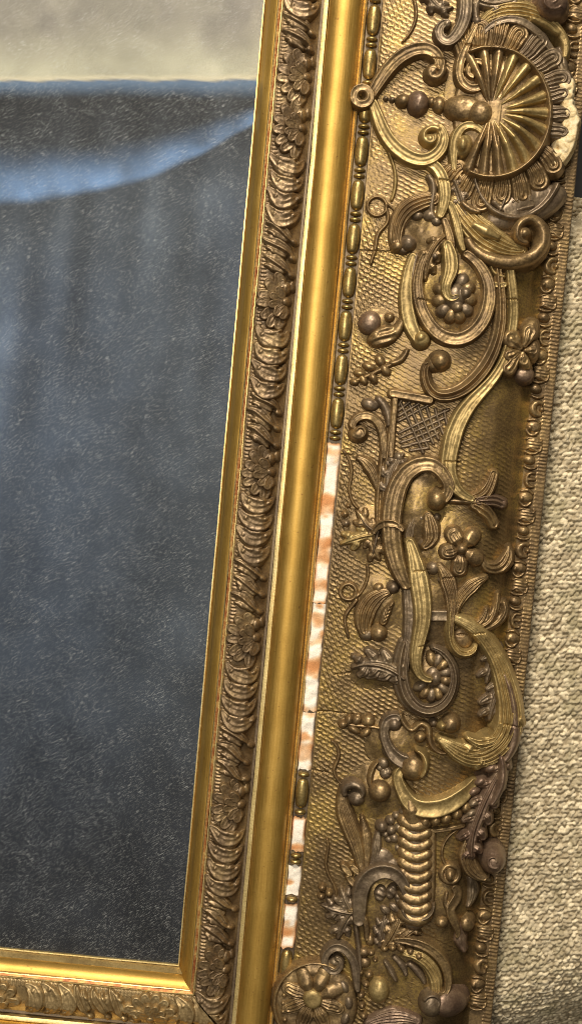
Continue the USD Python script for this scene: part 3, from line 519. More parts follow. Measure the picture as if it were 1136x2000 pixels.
O('long_scroll', BRONZE, St([(972, 524), (976, 560), (978, 610), (971, 660), (952, 706), (922, 744), (884, 768), (852, 768), (834, 744), (834, 715)], [9, 11, 12, 13, 14, 15, 15, 14, 12, 9], [13, 16, 18, 20, 22, 20], 'ogee', lift=4), bz=84, label='long scroll from the loop to a balled end')
O('ball', BRONZE, Ba(859, 704, 21, 24, 20, lift=6)); O('ball', BRONZE, Ba(846, 711, 16, 18, lift=4))
O('long_scroll', GOLD, St([(996, 520), (1001, 560), (1004, 610), (998, 660), (980, 712), (950, 754), (915, 792), (890, 836), (878, 880), (876, 920), (888, 950), (920, 974)], [9, 10, 10, 10, 10, 11, 14, 17, 18, 17, 14, 8], [13, 14, 14, 14, 16, 20, 24, 24, 20], 'strap', lift=4), bz=84, label='long golden scroll sweeping down to a bell flower')
fl = group(FRAME, 'edge_flower', 'pale brown five petalled flower at the panel edge')
for x, y, rx, ry, an in [(1000, 662, 21, 23, 40), (1034, 648, 17, 30, 22), (995, 694, 14, 13, 0), (1022, 704, 13, 24, -28), (1041, 684, 12, 22, 10), (993, 720, 16, 11, 0)]:
    O('petal', BRONZE, St([(x + (1020 - x) * 0.7, y + (684 - y) * 0.7), (x, y)], [rx * 0.45, rx * 0.8, rx], [12, 16, 14], 'flute', n=3, amp=0.10, lift=6), Ba(x, y, rx * 0.92, 12, ry * 0.85, an, lift=6), parent=fl, bz=86)
O('petal', PLUM, Ba(1024, 732, 18, 13, 17), parent=fl, bz=80)
O('bud', PLUM, Ba(722, 630, 22, 18, 24, 20)); O('bud_leaf', BRONZE, Ba(748, 656, 32, 16, 21, -20, 'flute', n=3), St([(772, 648), (784, 628), (792, 606)], [12, 9, 5], [12, 10]), Ba(760, 619, 10, 12), Ba(733, 655, 12, 16))
def twig(stem, leaves, m=BRONZE):
    t = group(FRAME, 'leafy_twig'); O('stem', m, St(stem, [4, 5, 4], [6]), parent=t)
    for x, y, rx, ry, a in leaves: O('leaflet', m, Ba(x, y, rx, 10, ry, a, 'round'), parent=t)
twig([(795, 684), (780, 702), (762, 712), (730, 728), (690, 744)], [(742, 704, 13, 9, 60), (752, 722, 14, 9, 50), (720, 716, 14, 8, 20), (702, 729, 12, 7, 10), (728, 738, 13, 8, 60), (709, 741, 12, 8, 60), (692, 746, 9, 7, 0)])
O('twig_stem', BRONZE, St([(793, 686), (782, 702), (764, 709)], [5, 7, 5], [8]))
# -- the trellis and the left hand leaf scrolls
tr = group(FRAME, 'trellis', 'dark diamond trellis behind straight bars')
O('bar', BRONZE, St([(766, 768), (800, 774), (838, 781)], [9], [10], 'gutter', lift=6), parent=tr); O('bar', BRONZE, St([(772, 770), (768, 820), (763, 890)], [6], [9], 'gutter', lift=5), parent=tr)
for k in range(6): O('lath', UMBER, St([(782 + k * 17, 787 + k * 3), (800 + k * 15, 826 + k * 2), (826 + k * 10, 884 - k * 9)], [3.2], [3.5], 'flat', lift=1.5), parent=tr)
for k in range(6): O('lath', UMBER, St([(876 - k * 7, 800 + k * 15), (828 - k * 4, 822 + k * 14), (778 + k * 2, 846 + k * 9)] if k < 4 else [(850 - k * 3, 800 + k * 15), (800, 868 + (k - 4) * 12)], [3.0], [3.0], 'flat', lift=1.5), parent=tr)
for k in range(4): O('lath', UMBER, St([(846 - k * 20, 786 - k * 3), (778, 822 - k * 10)], [3.0], [3.0], 'flat', lift=1.5), parent=tr)
O('leaf_scroll', BRONZE, St([(750, 892), (749, 862), (742, 832), (724, 814), (702, 814), (688, 830)], [6, 8, 9, 9, 9, 8], [10, 13, 16, 16], 'strap', lift=4), Ba(699, 848, 19, 18, 17, lift=4), St(curl(702, 842, 16, 6, 150, -0.9), [6, 4], [15, 18], lift=5), label='left hand leaf scroll curling to a ball')
O('leaf_tip', UMBER, Ba(722, 790, 17, 9, 12, 20), St([(740, 780), (754, 800), (758, 830)], [8, 9, 5], [9, 9]), Ba(756, 805, 10, 9))
O('stem', BRONZE, St([(766, 800), (760, 850), (752, 920), (745, 1000), (742, 1036)], [4, 5, 5, 4.5, 4], [9]), St([(752, 830), (744, 900), (737, 975), (736, 1024)], [4, 5, 5, 4], [9]))
O('spoon_leaf', BRONZE, St([(737, 956), (728, 925), (715, 904), (701, 895)], [5, 11, 14, 7], [8, 12, 10], 'flute', n=4))
O('tendril', BRONZE, St([(670, 880), (684, 905), (686, 928), (682, 952), (686, 975), (698, 992)], [2.2, 3, 3, 3], [5]))
O('acanthus_leaf', UMBER, *acanth([(764, 985), (760, 950), (768, 915), (786, 888)], 26, 13, 4)); O('leaf_lobe', UMBER, Ba(757, 905, 9, 10), Ba(778, 893, 10, 9), Ba(756, 960, 7, 9))
iv = group(FRAME, 'ivy_leaf', 'lobed ivy leaf with one golden lobe')
O('lobe', BRONZE, *acanth([(732, 1044), (714, 1022), (697, 998)], 21, 12, 2), parent=iv); O('lobe', GOLD, *acanth([(730, 1044), (700, 1050), (668, 1062)], 23, 12, 2), parent=iv)
O('lobe', BRONZE, *acanth([(730, 1044), (730, 1068), (740, 1092)], 23, 12, 2), parent=iv); O('lobe', UMBER, St([(738, 1036), (735, 1050), (728, 1080)], [5, 5, 3], [15]), St([(738, 1040), (718, 1028), (704, 1010)], [4, 4, 2], [15]), parent=iv)
O('berry', BRONZE, Ba(673, 1004, 7, 9)); O('berry', UMBER, Ba(675, 1022, 8, 9)); O('berry', BRONZE, Ba(680, 988, 5, 7))
# -- the crook
O('crook', BRONZE, St([(852, 960), (866, 975), (876, 958), (868, 930), (846, 909), (815, 909), (786, 932), (770, 970), (764, 1015), (766, 1060), (776, 1105), (792, 1142)], [8, 12, 14, 16, 18, 20, 21, 21, 20, 19, 17, 12], [16, 22, 24, 26, 28, 28, 26, 22], 'strap', lift=6), Ba(852, 976, 19, 26, 22, lift=8), label='large crook bending over to a ball')
O('tie', BRONZE, St([(730, 1040), (742, 1026), (764, 1022), (784, 1034)], [6, 9, 9, 6], [18, 30, 32], 'gutter', lift=6))
O('stem', UMBER, St([(748, 1052), (756, 1085), (772, 1122)], [5, 6, 4], [10]))
O('strap', GOLD, St([(800, 1060), (810, 1095), (818, 1135), (824, 1175), (824, 1215), (816, 1255), (812, 1292), (820, 1318), (838, 1328)], [10, 15, 20, 20, 18, 16, 13, 11, 8], [16, 24, 30, 32, 30, 28, 22], 'strap', lift=9), label='bright golden strap running down into the lower oval')
O('strap', UMBER, St([(796, 1120), (800, 1170), (800, 1220), (794, 1270), (790, 1310)], [12, 14, 13, 11, 8], [12, 16, 12], 'strap', lift=4))
O('leaf_knob', BRONZE, St([(836, 1008), (842, 1030), (840, 1052), (830, 1066)], [11, 18, 18, 10], [14, 20, 18], 'flute', n=3, amp=0.12, lift=5)); O('leaf_knob', UMBER, Ba(834, 1062, 18, 15, 12), St([(795, 1072), (800, 1040), (808, 1012)], [7, 10, 6], [9, 12], 'flute', n=3), Ba(822, 1012, 8, 10), Ba(852, 1010, 9, 8))
f5 = group(FRAME, 'flower', 'five petalled flower with a button centre')
for x, y, w, kd in [(885, 1044, 18, 'flute'), (923, 1047, 17, 'round'), (873, 1078, 18, 'flute'), (929, 1091, 17, 'round'), (896, 1111, 18, 'flute')]:
    O('petal', BRONZE, St([(901 + (x - 901) * 0.25, 1073 + (y - 1073) * 0.25), (901 + (x - 901) * 0.7, 1073 + (y - 1073) * 0.7), (x, y)], [8, w, w], [12, 18, 15], kd, n=6, amp=0.09, lift=5), parent=f5)
O('flower_centre', BRONZE, Ba(901, 1073, 12, 13, lift=12), parent=f5)
bf = group(FRAME, 'bell_flower', 'bell flower with two curling petals')
O('calyx', BRONZE, St([(880, 978), (905, 979), (930, 980)], [7, 7, 10], [12, 12, 14]), parent=bf)
O('petal', BRONZE, St([(926, 972), (946, 962), (958, 945), (964, 926)], [11, 16, 13, 11], [14, 18, 16, 13], 'flute', n=3, lift=4), parent=bf); O('petal', BRONZE, St([(926, 986), (944, 994), (956, 1008), (964, 1024)], [11, 16, 13, 12], [14, 18, 15, 11], 'flute', n=3, lift=4), parent=bf)
O('petal', PLUM, St([(935, 978), (958, 977), (980, 984)], [10, 13, 12], [20, 21, 15], 'flute', n=3), Ba(983, 985, 8, 14), parent=bf)
O('crescent_leaf', BRONZE, St([(942, 1092), (955, 1108), (974, 1108), (990, 1092), (993, 1070)], [6, 12, 15, 14, 5], [8, 12, 12, 8], 'flute', n=3), bz=76)
O('fluted_leaf', BRONZE, St([(858, 1106), (870, 1125), (880, 1155), (882, 1196), (878, 1240)], [9, 17, 14, 10, 7], [12, 17, 18, 16], 'flute', n=5, lift=5)); O('fluted_leaf', BRONZE, St([(948, 1128), (925, 1142), (902, 1164), (888, 1200)], [7, 16, 14, 8], [10, 15, 14], 'flute', n=5, lift=4)); O('leaf_knob', UMBER, Ba(846, 1110, 14, 13), Ba(862, 1132, 9, 9))
O('loop', GOLD, St([(880, 1195), (878, 1235), (885, 1264), (902, 1278), (922, 1274), (929, 1262)], [9, 9, 9, 10, 9, 6], [16, 17, 18, 18], 'ogee', lift=6)); O('loop_fill', BRONZE, Ba(905, 1246, 18, 6, 22, -30))
O('bar', UMBER, St([(832, 1204), (855, 1203), (878, 1204)], [12], [12], 'gutter', lift=3))
O('finger_leaf', BRONZE, St([(930, 1222), (945, 1208), (950, 1190)], [9, 10, 6], [10, 13], 'flute', n=3), St([(935, 1226), (962, 1204), (970, 1180), (972, 1160)], [8, 9, 8, 4], [12, 15, 10], 'flute', n=2), St([(940, 1232), (970, 1216), (986, 1194), (984, 1178)], [8, 9, 8, 5], [10, 12, 8], 'flute', n=2), bz=80)
O('tendril', BRONZE, St([(717, 1105), (717, 1130), (706, 1155), (695, 1167)], [2.6, 3, 3, 3], [5]), St(curl(680, 1156, 16, 15, 30, 1.02, 24), [4], [6]), St([(696, 1172), (682, 1190), (674, 1205), (675, 1225), (680, 1246)], [3.5, 4, 3.2, 2.2], [5]))
O('turned_leaf', BRONZE, St([(756, 1158), (730, 1172), (712, 1200), (712, 1232)], [10, 20, 22, 14], [10, 16, 18, 14], 'flute', n=5), St([(748, 1215), (755, 1195), (766, 1178)], [9, 11, 5], [13, 14], 'leaf'), label='turned leaf over a bright ball'); O('ball', BRONZE, Ba(738, 1237, 18, 20)); O('leaf_tip', UMBER, Ba(716, 1240, 15, 12, 13), Ba(706, 1182, 6, 10)); O('ball', UMBER, Ba(767, 1148, 13, 15)); O('leaf_tip', BRONZE, Ba(738, 1148, 11, 9, 9, -30))
O('acanthus_leaf', UMBER, *acanth([(788, 1326), (758, 1306), (724, 1298), (690, 1304)], 33, 17, 4), label='dark ragged acanthus leaf on the golden ground')
O('oval_scroll', UMBER, St([(790, 1258), (782, 1300), (786, 1345), (806, 1378), (838, 1390), (868, 1376), (886, 1342), (885, 1305), (866, 1276), (846, 1266)], [12, 15, 16, 16, 14, 13, 11, 10, 8, 6], [14, 18, 20, 20, 18, 14], 'ogee', lift=5), label='lower oval scroll')
ros = group(FRAME, 'rosette', 'rosette of rounded lobes inside the lower oval')
for k in range(10):
    a = math.radians(-95 + k * 27); O('lobe', UMBER if k % 2 else BRONZE, Ba(844 + 27 * math.cos(a), 1322 + 35 * math.sin(a), 11, 12, 16, math.degrees(a) + 90, lift=5), parent=ros)
O('rosette_centre', UMBER, Ba(845, 1322, 18, 14, 22, lift=3), Ba(850, 1326, 12, 15, 15, lift=8), parent=ros)
# -- the great acanthus arm on the right
O('acanthus_arm', GOLD, St([(884, 1206), (905, 1216), (930, 1232), (955, 1262), (976, 1302), (990, 1350), (996, 1400), (986, 1440), (962, 1466), (928, 1478), (890, 1466), (860, 1446)], [10, 14, 16, 17, 20, 23, 26, 28, 28, 26, 20, 9], [14, 18, 20, 20, 22, 24, 24, 22, 18, 13], 'flute', n=7, lift=6), bz=92, g=1.35, label='great golden acanthus arm sweeping round to the left')
O('leaf_lobe', GOLD, *acanth([(1000, 1392), (984, 1440), (945, 1470), (890, 1470)], 34, 20, 3, lift=9), bz=92)
O('arm_edge', PLUM, St([(985, 1320), (999, 1360), (1004, 1405), (1001, 1450), (985, 1484)], [7, 9, 11, 13, 9], [14, 18, 20, 18], lift=9), bz=92)
O('leaf_lobe', UMBER, *acanth([(972, 1268), (960, 1298), (950, 1334)], 26, 14, 2)); O('leaf_lobe', UMBER, *acanth([(984, 1330), (968, 1364), (956, 1406)], 30, 14, 3)); O('leaf_lobe', GOLD, St([(965, 1445), (938, 1452), (914, 1442)], [10, 13, 6], [26, 28, 18], 'flute', n=3, lift=6), bz=90)
twig([(744, 1424), (725, 1420), (700, 1418), (672, 1412)], [(718, 1409, 14, 13, 0), (696, 1407, 10, 13, 20), (681, 1408, 8, 12, 10), (669, 1416, 9, 9, 0), (691, 1426, 14, 8, 30), (713, 1432, 13, 8, -40)])
O('hooked_scroll', UMBER, St([(776, 1402), (758, 1406), (750, 1424), (754, 1450), (768, 1474), (790, 1488)], [8, 10, 10, 11, 14, 16], [14, 17, 18, 22], 'gutter', lift=5), Ba(769, 1415, 15, 17, lift=5)); O('wavy_strap', BRONZE, St([(782, 1396), (790, 1416), (804, 1426), (822, 1414), (834, 1420), (838, 1444), (850, 1466), (870, 1472)], [5, 6, 6, 6.5, 6.5, 6, 5, 3], [11], lift=4)); O('ball', BRONZE, Ba(820, 1441, 12, 14)); O('ball', BRONZE, Ba(880, 1415, 20, 22)); O('ball', GOLD, Ba(863, 1419, 9, 10, lift=12)); O('ball', UMBER, Ba(846, 1412, 9, 10))
O('ball', BRONZE, Ba(806, 1500, 28, 30, 30), label='large bright ball beside the hooked scroll'); O('collar', GOLD, St([(815, 1466), (828, 1478), (830, 1500), (822, 1516)], [6, 8, 8, 5], [26, 30, 28], lift=6)); O('leaf_tip', UMBER, Ba(755, 1468, 10, 12, 14, -30), Ba(748, 1492, 12, 10), Ba(757, 1508, 9, 9))
O('sickle_scroll', GOLD, St([(788, 1500), (777, 1516), (786, 1546), (806, 1572), (838, 1580), (874, 1572), (905, 1552), (926, 1528)], [9, 12, 16, 19, 20, 19, 17, 10], [16, 20, 24, 24, 22, 18], 'gutter', lift=5), bz=84, label='sickle shaped scroll above the row of beads')
O('acanthus_leaf', PLUM, *acanth([(920, 1672), (922, 1632), (936, 1588), (954, 1548), (974, 1510), (986, 1466)], 30, 19, 6, lift=6, fwd=-0.7), St([(978, 1480), (980, 1520), (960, 1570)], [9, 11, 8], [22, 24, 20], lift=6), bz=94, g=1.35, label='red brown acanthus leaf overhanging the outer moulding')
for x, y in ((925, 1546), (926, 1568), (921, 1588), (938, 1526), (958, 1500)): O('leaf_lobe', PLUM if y < 1560 else UMBER, Ba(x, y, 15, 15, 10, -25, lift=9), bz=90)
O('tail_leaf', BRONZE, St([(918, 1640), (912, 1668), (922, 1700), (945, 1716)], [10, 17, 17, 9], [13, 17, 15], 'flute', n=5, lift=5), bz=88); O('scroll_end', PLUM, Ba(963, 1684, 23, 26, 27, lift=8), St(curl(962, 1680, 15, 6, 60, 0.9), [5, 3], [24, 26], lift=10), bz=84, label='dark red brown ball at the foot of the acanthus leaf')
bd = group(FRAME, 'row_of_beads', 'slanting row of five beads under the sickle scroll')
for x, y in ((829, 1605), (850, 1603), (871, 1599), (893, 1590), (911, 1577)): O('bead', BRONZE, Ba(x, y, 12, 17, 14, 20, lift=6), parent=bd, bz=84)
O('bar', BRONZE, St([(842, 1624), (870, 1621), (905, 1613)], [5], [10], 'gutter'))
# -- column, grapes and left hand leaves
col = group(FRAME, 'twisted_column', 'rope twisted column in low relief'); O('shaft', UMBER, St([(806, 1584), (810, 1690), (808, 1800)], [22], [16], lift=4), parent=col)
for k in range(10): O('twist', BRONZE, St([(787, 1603 + k * 20.5), (800, 1612 + k * 20.5), (817, 1614 + k * 20.5), (833, 1608 + k * 20.5)], [13, 15, 15, 12], [14, 17.5, 17.5, 14], lift=5), parent=col)
O('column_foot', UMBER, Ba(808, 1796, 24, 16, 13, lift=4), St([(786, 1778), (800, 1795), (835, 1790), (846, 1768)], [5, 6, 6, 4], [20]), parent=col); O('column_head', BRONZE, St([(800, 1560), (803, 1585), (806, 1604)], [14, 19, 20], [16, 22, 18], lift=4), parent=col); O('plinth_strip', BRONZE, St([(842, 1628), (842, 1700), (839, 1768)], [9], [7], 'flat'), parent=col)
gr = group(FRAME, 'grape_cluster', 'small cluster of grapes left of the twisted column')
for x, y, r in ((745, 1616, 13), (762, 1604, 10), (773, 1594, 8), (786, 1586, 8), (778, 1618, 10), (764, 1622, 11), (769, 1638, 11), (782, 1640, 9), (776, 1656, 8), (784, 1668, 7), (758, 1640, 8), (786, 1604, 8), (752, 1630, 8)): O('grape', UMBER, Ba(x, y, r, r * 1.05, lift=3), parent=gr)
O('tendril', BRONZE, St([(648, 1448), (659, 1462), (660, 1482), (652, 1505), (658, 1522), (672, 1538)], [2.4, 3.4, 3.6, 3.4, 3], [6]))
O('fluted_leaf', BRONZE, St([(708, 1712), (700, 1670), (686, 1625), (672, 1585), (668, 1548)], [7, 13, 18, 18, 9], [12, 16, 17, 12], 'flute', n=6, lift=4), label='tall fluted leaf left of the column'); O('fluted_leaf', BRONZE, St([(714, 1700), (716, 1660), (712, 1620), (706, 1596)], [6, 11, 11, 4], [12, 13, 10], 'flute', n=5)); O('fluted_leaf', UMBER, St([(726, 1690), (736, 1650), (738, 1628)], [8, 12, 6], [10, 11, 7], 'flute', n=4))
O('leaf_scroll', UMBER, St([(672, 1552), (676, 1536), (692, 1532), (706, 1542), (706, 1556)], [8, 11, 11, 9, 6], [14, 17, 18, 14], lift=4), Ba(696, 1560, 17, 17)); O('ball', BRONZE, Ba(741, 1547, 23, 26), label='shining ball beside the leaf scroll'); O('leaf_tip', BRONZE, St([(736, 1490), (726, 1505), (722, 1525), (726, 1545)], [4, 7, 7, 4], [12, 14, 10])); O('leaf_tip', UMBER, Ba(752, 1512, 12, 10), Ba(742, 1500, 8, 8))
for x, y, a in ((686, 1722, 50), (676, 1700, 50), (694, 1700, 40)): O('leaflet', BRONZE, Ba(x, y, 18, 10, 8, a, 'cup'))
O('panel_bulge', UMBER, Ba(745, 1678, 26, 10, 22), Ba(764, 1690, 16, 10))
O('tendril', BRONZE, St([(892, 1622), (872, 1640), (863, 1662), (866, 1684), (878, 1700)], [2.6, 3, 3, 2.6], [5])); O('tendril', BRONZE, St([(638, 1640), (640, 1660), (636, 1690), (644, 1715), (654, 1735), (656, 1752)], [2.4, 3, 3, 2.6], [5]))
# -- foot of the picture
O('arch_scroll', UMBER, St([(700, 1800), (702, 1755), (712, 1722), (738, 1703), (768, 1706), (788, 1728), (793, 1762)], [13, 16, 17, 17, 16, 13, 9], [14, 20, 22, 22, 16], 'gutter', lift=5), label='arched scroll at the foot of the column')
for x, y, rx, ry, a in ((742, 1746, 13, 18, 10), (764, 1742, 11, 18, 20), (752, 1778, 13, 9, 40), (770, 1774, 14, 9, 40), (778, 1752, 9, 16, 0)): O('leaf_lobe', UMBER, Ba(x, y, rx, 10, ry, a, 'flute', n=3))
iv = group(FRAME, 'ivy_leaf', 'dark drooping ivy leaf above the big rosette')
O('lobe', UMBER, *acanth([(688, 1784), (676, 1764), (666, 1738)], 22, 12, 2), parent=iv); O('lobe', UMBER, *acanth([(686, 1784), (658, 1779), (630, 1770)], 22, 12, 2), parent=iv); O('lobe', UMBER, *acanth([(684, 1784), (670, 1806), (660, 1834)], 23, 12, 2), parent=iv)
O('stem', BRONZE, St([(682, 1779), (704, 1784), (714, 1806), (716, 1836)], [5, 7, 6, 5], [16, 18, 12], 'gutter')); O('stem', UMBER, St([(694, 1800), (698, 1835), (702, 1870), (698, 1920)], [5, 6, 6, 5], [11]))
for x, y in ((629, 1735), (642, 1746), (627, 1752)): O('berry', BRONZE, Ba(x, y, 8, 10))
O('leaf', UMBER, *acanth([(742, 1848), (746, 1820), (752, 1790)], 20, 13, 3)); O('leaf', BRONZE, *acanth([(748, 1850), (766, 1822), (784, 1786)], 25, 15, 3)); O('leaf', BRONZE, *acanth([(762, 1848), (788, 1828), (820, 1810)], 20, 13, 3)); O('leaf_tip', BRONZE, Ba(722, 1838, 9, 10, 13))
O('leaf_scroll', UMBER, St([(698, 1935), (694, 1895), (680, 1862), (656, 1850), (637, 1864), (636, 1888), (654, 1898), (666, 1884), (658, 1872)], [6, 9, 10, 10, 9, 8, 7, 5], [12, 16, 17, 17], 'gutter', lift=5), Ba(652, 1880, 11, 12, lift=5), label='dark leaf scroll over the big rosette')
for x, y, rx, ry in ((709, 1861, 14, 11), (711, 1881, 13, 12), (720, 1905, 9, 9), (703, 1900, 7, 7), (714, 1924, 8, 8), (704, 1945, 8, 8), (706, 1965, 7, 8), (709, 1985, 8, 8), (724, 1862, 8, 8), (732, 1876, 6, 6)): O('small_bead', BRONZE, Ba(x, y, rx, 11, ry))
plate = group(FRAME, 'rosette_plate', 'round plate with a big flower and a row of pearls')
O('plate', BRONZE, Ba(614, 1962, 82, 7, 84, 0, 'cup', lift=9), parent=plate, bz=80); O('plate_rim', BRONZE, St(arcp(78, 80, 150, 300, 24, 614, 1962), [4], [6], lift=13), parent=plate)
for k in range(8):
    a = math.radians(-112 + 45 * k); O('petal', BRONZE, St([(611 + 16 * math.cos(a), 1951 + 16 * math.sin(a)), (611 + 36 * math.cos(a), 1951 + 34 * math.sin(a)), (611 + 52 * math.cos(a), 1951 + 50 * math.sin(a))], [9, 17, 15], [11, 14, 9], 'flute' if k > 2 else 'round', n=5, lift=12), parent=plate)
O('flower_centre', GOLD, Ba(610, 1951, 21, 12, 21, 0, 'flat', lift=15), parent=plate)
for y, x in ((1926, 560), (1944, 555), (1960, 553), (1976, 553), (1992, 556), (2008, 562)): O('pearl', BRONZE, Ba(x, y, 6, 7, lift=13), parent=plate)
for k in range(4): a = math.radians(-30 + 28 * k); O('plate_leaf', UMBER, Ba(614 + 66 * math.cos(a), 1962 + 66 * math.sin(a), 9, 8, 14, math.degrees(a), lift=12), parent=plate)
ba = group(FRAME, 'row_of_beads', 'row of beads along the lower right scroll')
for k, (x, y) in enumerate(((750, 1853), (766, 1852), (783, 1854), (801, 1859), (817, 1868))): O('bead', BRONZE, Ba(x, y, 8.5, 12, lift=8), parent=ba)
O('scroll', BRONZE, St([(772, 1838), (810, 1842), (842, 1856), (866, 1882), (875, 1915), (868, 1940), (856, 1940)], [6, 10, 11, 11, 10, 8, 5], [14, 19, 20, 20], 'strap', lift=6), label='scroll bending down to a big dark lump at the right foot'); O('fluted_leaf', GOLD, St([(790, 1864), (818, 1870), (842, 1892), (852, 1925), (846, 1960)], [9, 15, 15, 13, 10], [13, 17, 17, 14], 'flute', n=5, lift=4)); O('scroll_end', PLUM, Ba(878, 1962, 37, 26, 30, 10, lift=6), bz=78); O('scroll_end', UMBER, Ba(844, 1964, 25, 24, 27, lift=8), St(curl(846, 1958, 18, 8, 200, 0.8), [6, 4], [20, 22], lift=9))
O('leaf_tip', UMBER, St([(752, 1880), (764, 1900), (772, 1915)], [5, 8, 5], [10, 12]), St([(770, 1872), (786, 1890), (792, 1905)], [6, 8, 5], [10, 12], 'flute'), St([(800, 1885), (820, 1905), (828, 1920)], [7, 9, 5], [8, 10])); O('dome', GOLD, Ba(739, 1938, 21, 18, 27), label='plain golden dome at the foot'); O('leaf', PLUM, St([(720, 2000), (765, 1988), (815, 1996)], [10, 20, 10], [10, 12], 'flute', n=6))
O('ringed_ball', BRONZE, St(curl(879, 1708, 17, 17, 0, 1.0, 24), [6], [10]), Ba(879, 1710, 11, 16, 14)); O('trailing_stem', BRONZE, St([(888, 1736), (892, 1752), (880, 1775), (886, 1800), (893, 1830)], [8, 12, 10, 9, 5], [12, 15, 12], 'gutter'), St([(872, 1745), (870, 1765), (878, 1785)], [5, 7, 5], [10])); O('ball', BRONZE, Ba(863, 1803, 14, 13, 12)); O('ball', BRONZE, Ba(912, 1806, 14, 13, 17)); O('leaf', PLUM, St([(896, 1812), (898, 1832), (906, 1858)], [8, 14, 6], [9, 11], 'leaf', n=2)); O('leaf', UMBER, St([(920, 1715), (924, 1740), (915, 1770)], [9, 12, 6], [9, 10], 'leaf', n=2), bz=70)

# ---------------------------------------------------------------- the painting held in the frame
xs, ys = np.arange(-720, 6, 5.0), np.arange(-14, 2040, 5.0)
X, Y = np.meshgrid(xs, ys); V = np.stack([X.ravel(), Y.ravel(), np.full(X.size, 27.5)], 1)
V[:, 2] += (vnoise(X.shape, 8, 21, 2) * 0.25).ravel()
P = measure(V); px, py = P[:, 0].reshape(X.shape), P[:, 1].reshape(X.shape)
n1, n2, n3 = vnoise(X.shape, 26, 31, 3), vnoise(X.shape, 9, 32, 3), vnoise(X.shape, 4, 33, 2)
def mixc(a, b, k): return a * (1 - k[..., None]) + b * k[..., None]
sm = lambda a, b, x: (lambda k: k * k * (3 - 2 * k))(np.clip((x - a) / (b - a), 0, 1))
L3 = lambda *c: lin(c)
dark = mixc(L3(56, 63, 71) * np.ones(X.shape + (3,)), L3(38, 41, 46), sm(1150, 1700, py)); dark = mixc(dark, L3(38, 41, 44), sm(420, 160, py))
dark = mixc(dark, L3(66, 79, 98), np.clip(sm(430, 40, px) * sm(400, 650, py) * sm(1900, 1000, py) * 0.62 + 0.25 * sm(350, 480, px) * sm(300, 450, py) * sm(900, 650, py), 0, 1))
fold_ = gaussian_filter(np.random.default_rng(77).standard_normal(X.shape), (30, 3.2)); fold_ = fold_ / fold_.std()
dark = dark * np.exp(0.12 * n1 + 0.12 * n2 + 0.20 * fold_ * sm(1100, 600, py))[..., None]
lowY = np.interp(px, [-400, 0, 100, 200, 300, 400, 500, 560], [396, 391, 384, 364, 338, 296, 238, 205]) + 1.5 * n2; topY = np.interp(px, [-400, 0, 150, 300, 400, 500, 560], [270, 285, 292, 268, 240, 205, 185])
k = np.clip((py - topY) / np.maximum(lowY - topY, 20), -0.5, 1.5); sheen_band = sm(-0.2, 0.95, k) ** 1.2 * sm(1.15, 0.88, k)
col = mixc(dark, L3(106, 138, 180), np.clip(sheen_band * (0.80 + 0.15 * n3) * np.interp(px, [0, 330, 490], [1, 0.92, 0.7]), 0, 1))  # blue sheen reflected off the canvas, painted into its colour
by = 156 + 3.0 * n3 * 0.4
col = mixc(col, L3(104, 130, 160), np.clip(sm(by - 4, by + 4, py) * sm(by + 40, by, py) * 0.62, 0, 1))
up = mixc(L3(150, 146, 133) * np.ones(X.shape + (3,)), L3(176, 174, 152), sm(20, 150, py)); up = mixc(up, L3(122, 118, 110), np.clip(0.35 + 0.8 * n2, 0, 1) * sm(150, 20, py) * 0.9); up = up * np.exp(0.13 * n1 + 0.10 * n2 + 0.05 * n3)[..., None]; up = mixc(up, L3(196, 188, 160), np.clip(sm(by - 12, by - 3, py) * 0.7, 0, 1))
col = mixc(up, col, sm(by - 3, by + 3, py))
n = len(xs); j, i = np.mgrid[0:len(ys) - 1, 0:n - 1]; q = (j * n + i).ravel()
PT = thing('painting', 'dark slate blue painting with a pale grey top, held inside the gilt frame', 'painting')
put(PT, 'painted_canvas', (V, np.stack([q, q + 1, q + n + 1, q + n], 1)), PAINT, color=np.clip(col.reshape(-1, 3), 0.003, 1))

# ---------------------------------------------------------------- the woven textile under the frame
xs = np.r_[np.linspace(-900, 585, 12), np.arange(600, 905, 2.0), np.linspace(915, 1500, 14)]; ys = np.arange(-330, 1640, 2.0)
X, Y = np.meshgrid(xs, ys)
st = []
for r in range(int(2000 / 8.4)):
    y = -340 + r * 8.4
    for c in range(34): st.append((585 + c * 10.4 + (r % 2) * 5.2 + rng.normal(0, 1.6), y + rng.normal(0, 1.4) + 0.12 * c * 10.4))
st = np.array(st); ang = rng.normal(0.3, 0.6, len(st)); hh = rng.uniform(3.5, 8.5, len(st)); rx = rng.uniform(5.0, 7.4, len(st)); ry = rng.uniform(3.6, 5.2, len(st))
tone = np.where(rng.random(len(st)) < 0.16, 1.25, np.clip(rng.normal(0.4, 0.26, len(st)), 0, 1))
G = np.stack([X.ravel(), Y.ravel()], 1); _, nn = cKDTree(st).query(G, k=5)
Hh = np.zeros(len(G)); ti = np.zeros(len(G))
for c in range(5):
    i = nn[:, c]; d = G - st[i]; ca, sa = np.cos(ang[i]), np.sin(ang[i]); e = ((d[:, 0] * ca + d[:, 1] * sa) / rx[i]) ** 2 + ((-d[:, 0] * sa + d[:, 1] * ca) / ry[i]) ** 2
    h = hh[i] * np.sqrt(np.clip(1 - e, 0, 1)); w = h > Hh; Hh = np.where(w, h, Hh); ti = np.where(w, tone[i], ti)
inside = ((X > 598) & (X < 905)).ravel(); Hh = np.where(inside, Hh, 0)
fold = np.clip((60 - Y) * 0.86 + (X - 640) * 0.42 - 40, 0, None)                      # rounded fold of the textile, bottom right
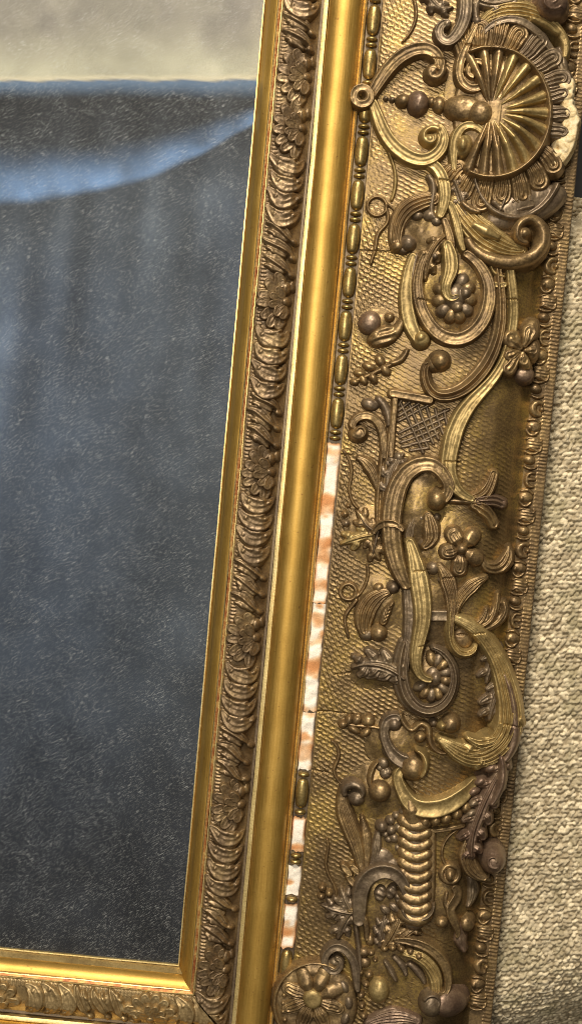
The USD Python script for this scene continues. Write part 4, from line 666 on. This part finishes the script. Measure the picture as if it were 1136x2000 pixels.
edge = np.clip(Y - 1525 + 0.10 * (X - 640), 0, None)
Zb = -11.5 - 0.0040 * fold ** 2 * (X > 560) - 0.03 * edge ** 2
Zb = np.maximum(Zb, -175 - 0.0 * X) + 1.3 * vnoise(X.shape, 14, 51, 2) * (X > 640)
Z = Zb + Hh.reshape(X.shape)
c0, c1 = lin((144, 128, 100)), lin((224, 208, 174)); olive = lin((158, 148, 114))
k = np.clip(0.2 + 0.8 * ti, 0, 1.2).reshape(X.shape); C = mixc(c0 * np.ones(X.shape + (3,)), c1, k); C = mixc(C, olive, np.clip(vnoise(X.shape, 9, 52, 2) * 0.35, 0, 0.5))
n = len(xs); j, i = np.mgrid[0:len(ys) - 1, 0:n - 1]; q = (j * n + i).ravel()
TX = thing('woven_textile', 'beige chunky woven textile lying under the frame and along its right edge', 'textile')
put(TX, 'woven_loops', (np.stack([X, Y, Z], -1).reshape(-1, 3), np.stack([q, q + 1, q + n + 1, q + n], 1)), YARN, color=C.reshape(-1, 3))
V, Fq = [], []
for f in range(70):
    p = np.array([rng.uniform(640, 830), rng.uniform(-120, 1480), 0.0]); a = rng.uniform(0, 6.28); L = rng.uniform(10, 30); kx = rng.normal(0, 0.04)
    for s_ in range(9):
        t_ = s_ / 8; aa = a + kx * L * t_; c = p + np.array([math.cos(aa) * L * t_, math.sin(aa) * L * t_, 1.0 + 5 * math.sin(math.pi * t_)])
        for e in range(3): V.append(c + 0.45 * np.array([-math.sin(aa) * math.cos(e * 2.09), math.cos(aa) * math.cos(e * 2.09), math.sin(e * 2.09)]))
        if s_:
            b = len(V) - 6
            for e in range(3): Fq.append((b + e, b + (e + 1) % 3, b + 3 + (e + 1) % 3, b + 3 + e))
m_ = put(TX, 'loose_fibres', (np.array(V), np.array(Fq)), FIBRE); m_.GetPrim().SetCustomDataByKey('kind', 'stuff')
fl_ = usdkit.mesh(stage, '/World/floor', (np.array([(-1.2, -1.0, -0.056), (1.4, -1.0, -0.056), (1.4, 1.6, -0.056), (-1.2, 1.6, -0.056)]), np.array([[0, 1, 2, 3]])), DARK)
fl_.GetPrim().SetCustomDataByKey('kind', 'structure'); fl_.GetPrim().SetCustomDataByKey('label', 'dark floor seen past the textile at the upper right'); fl_.GetPrim().SetCustomDataByKey('category', 'floor')
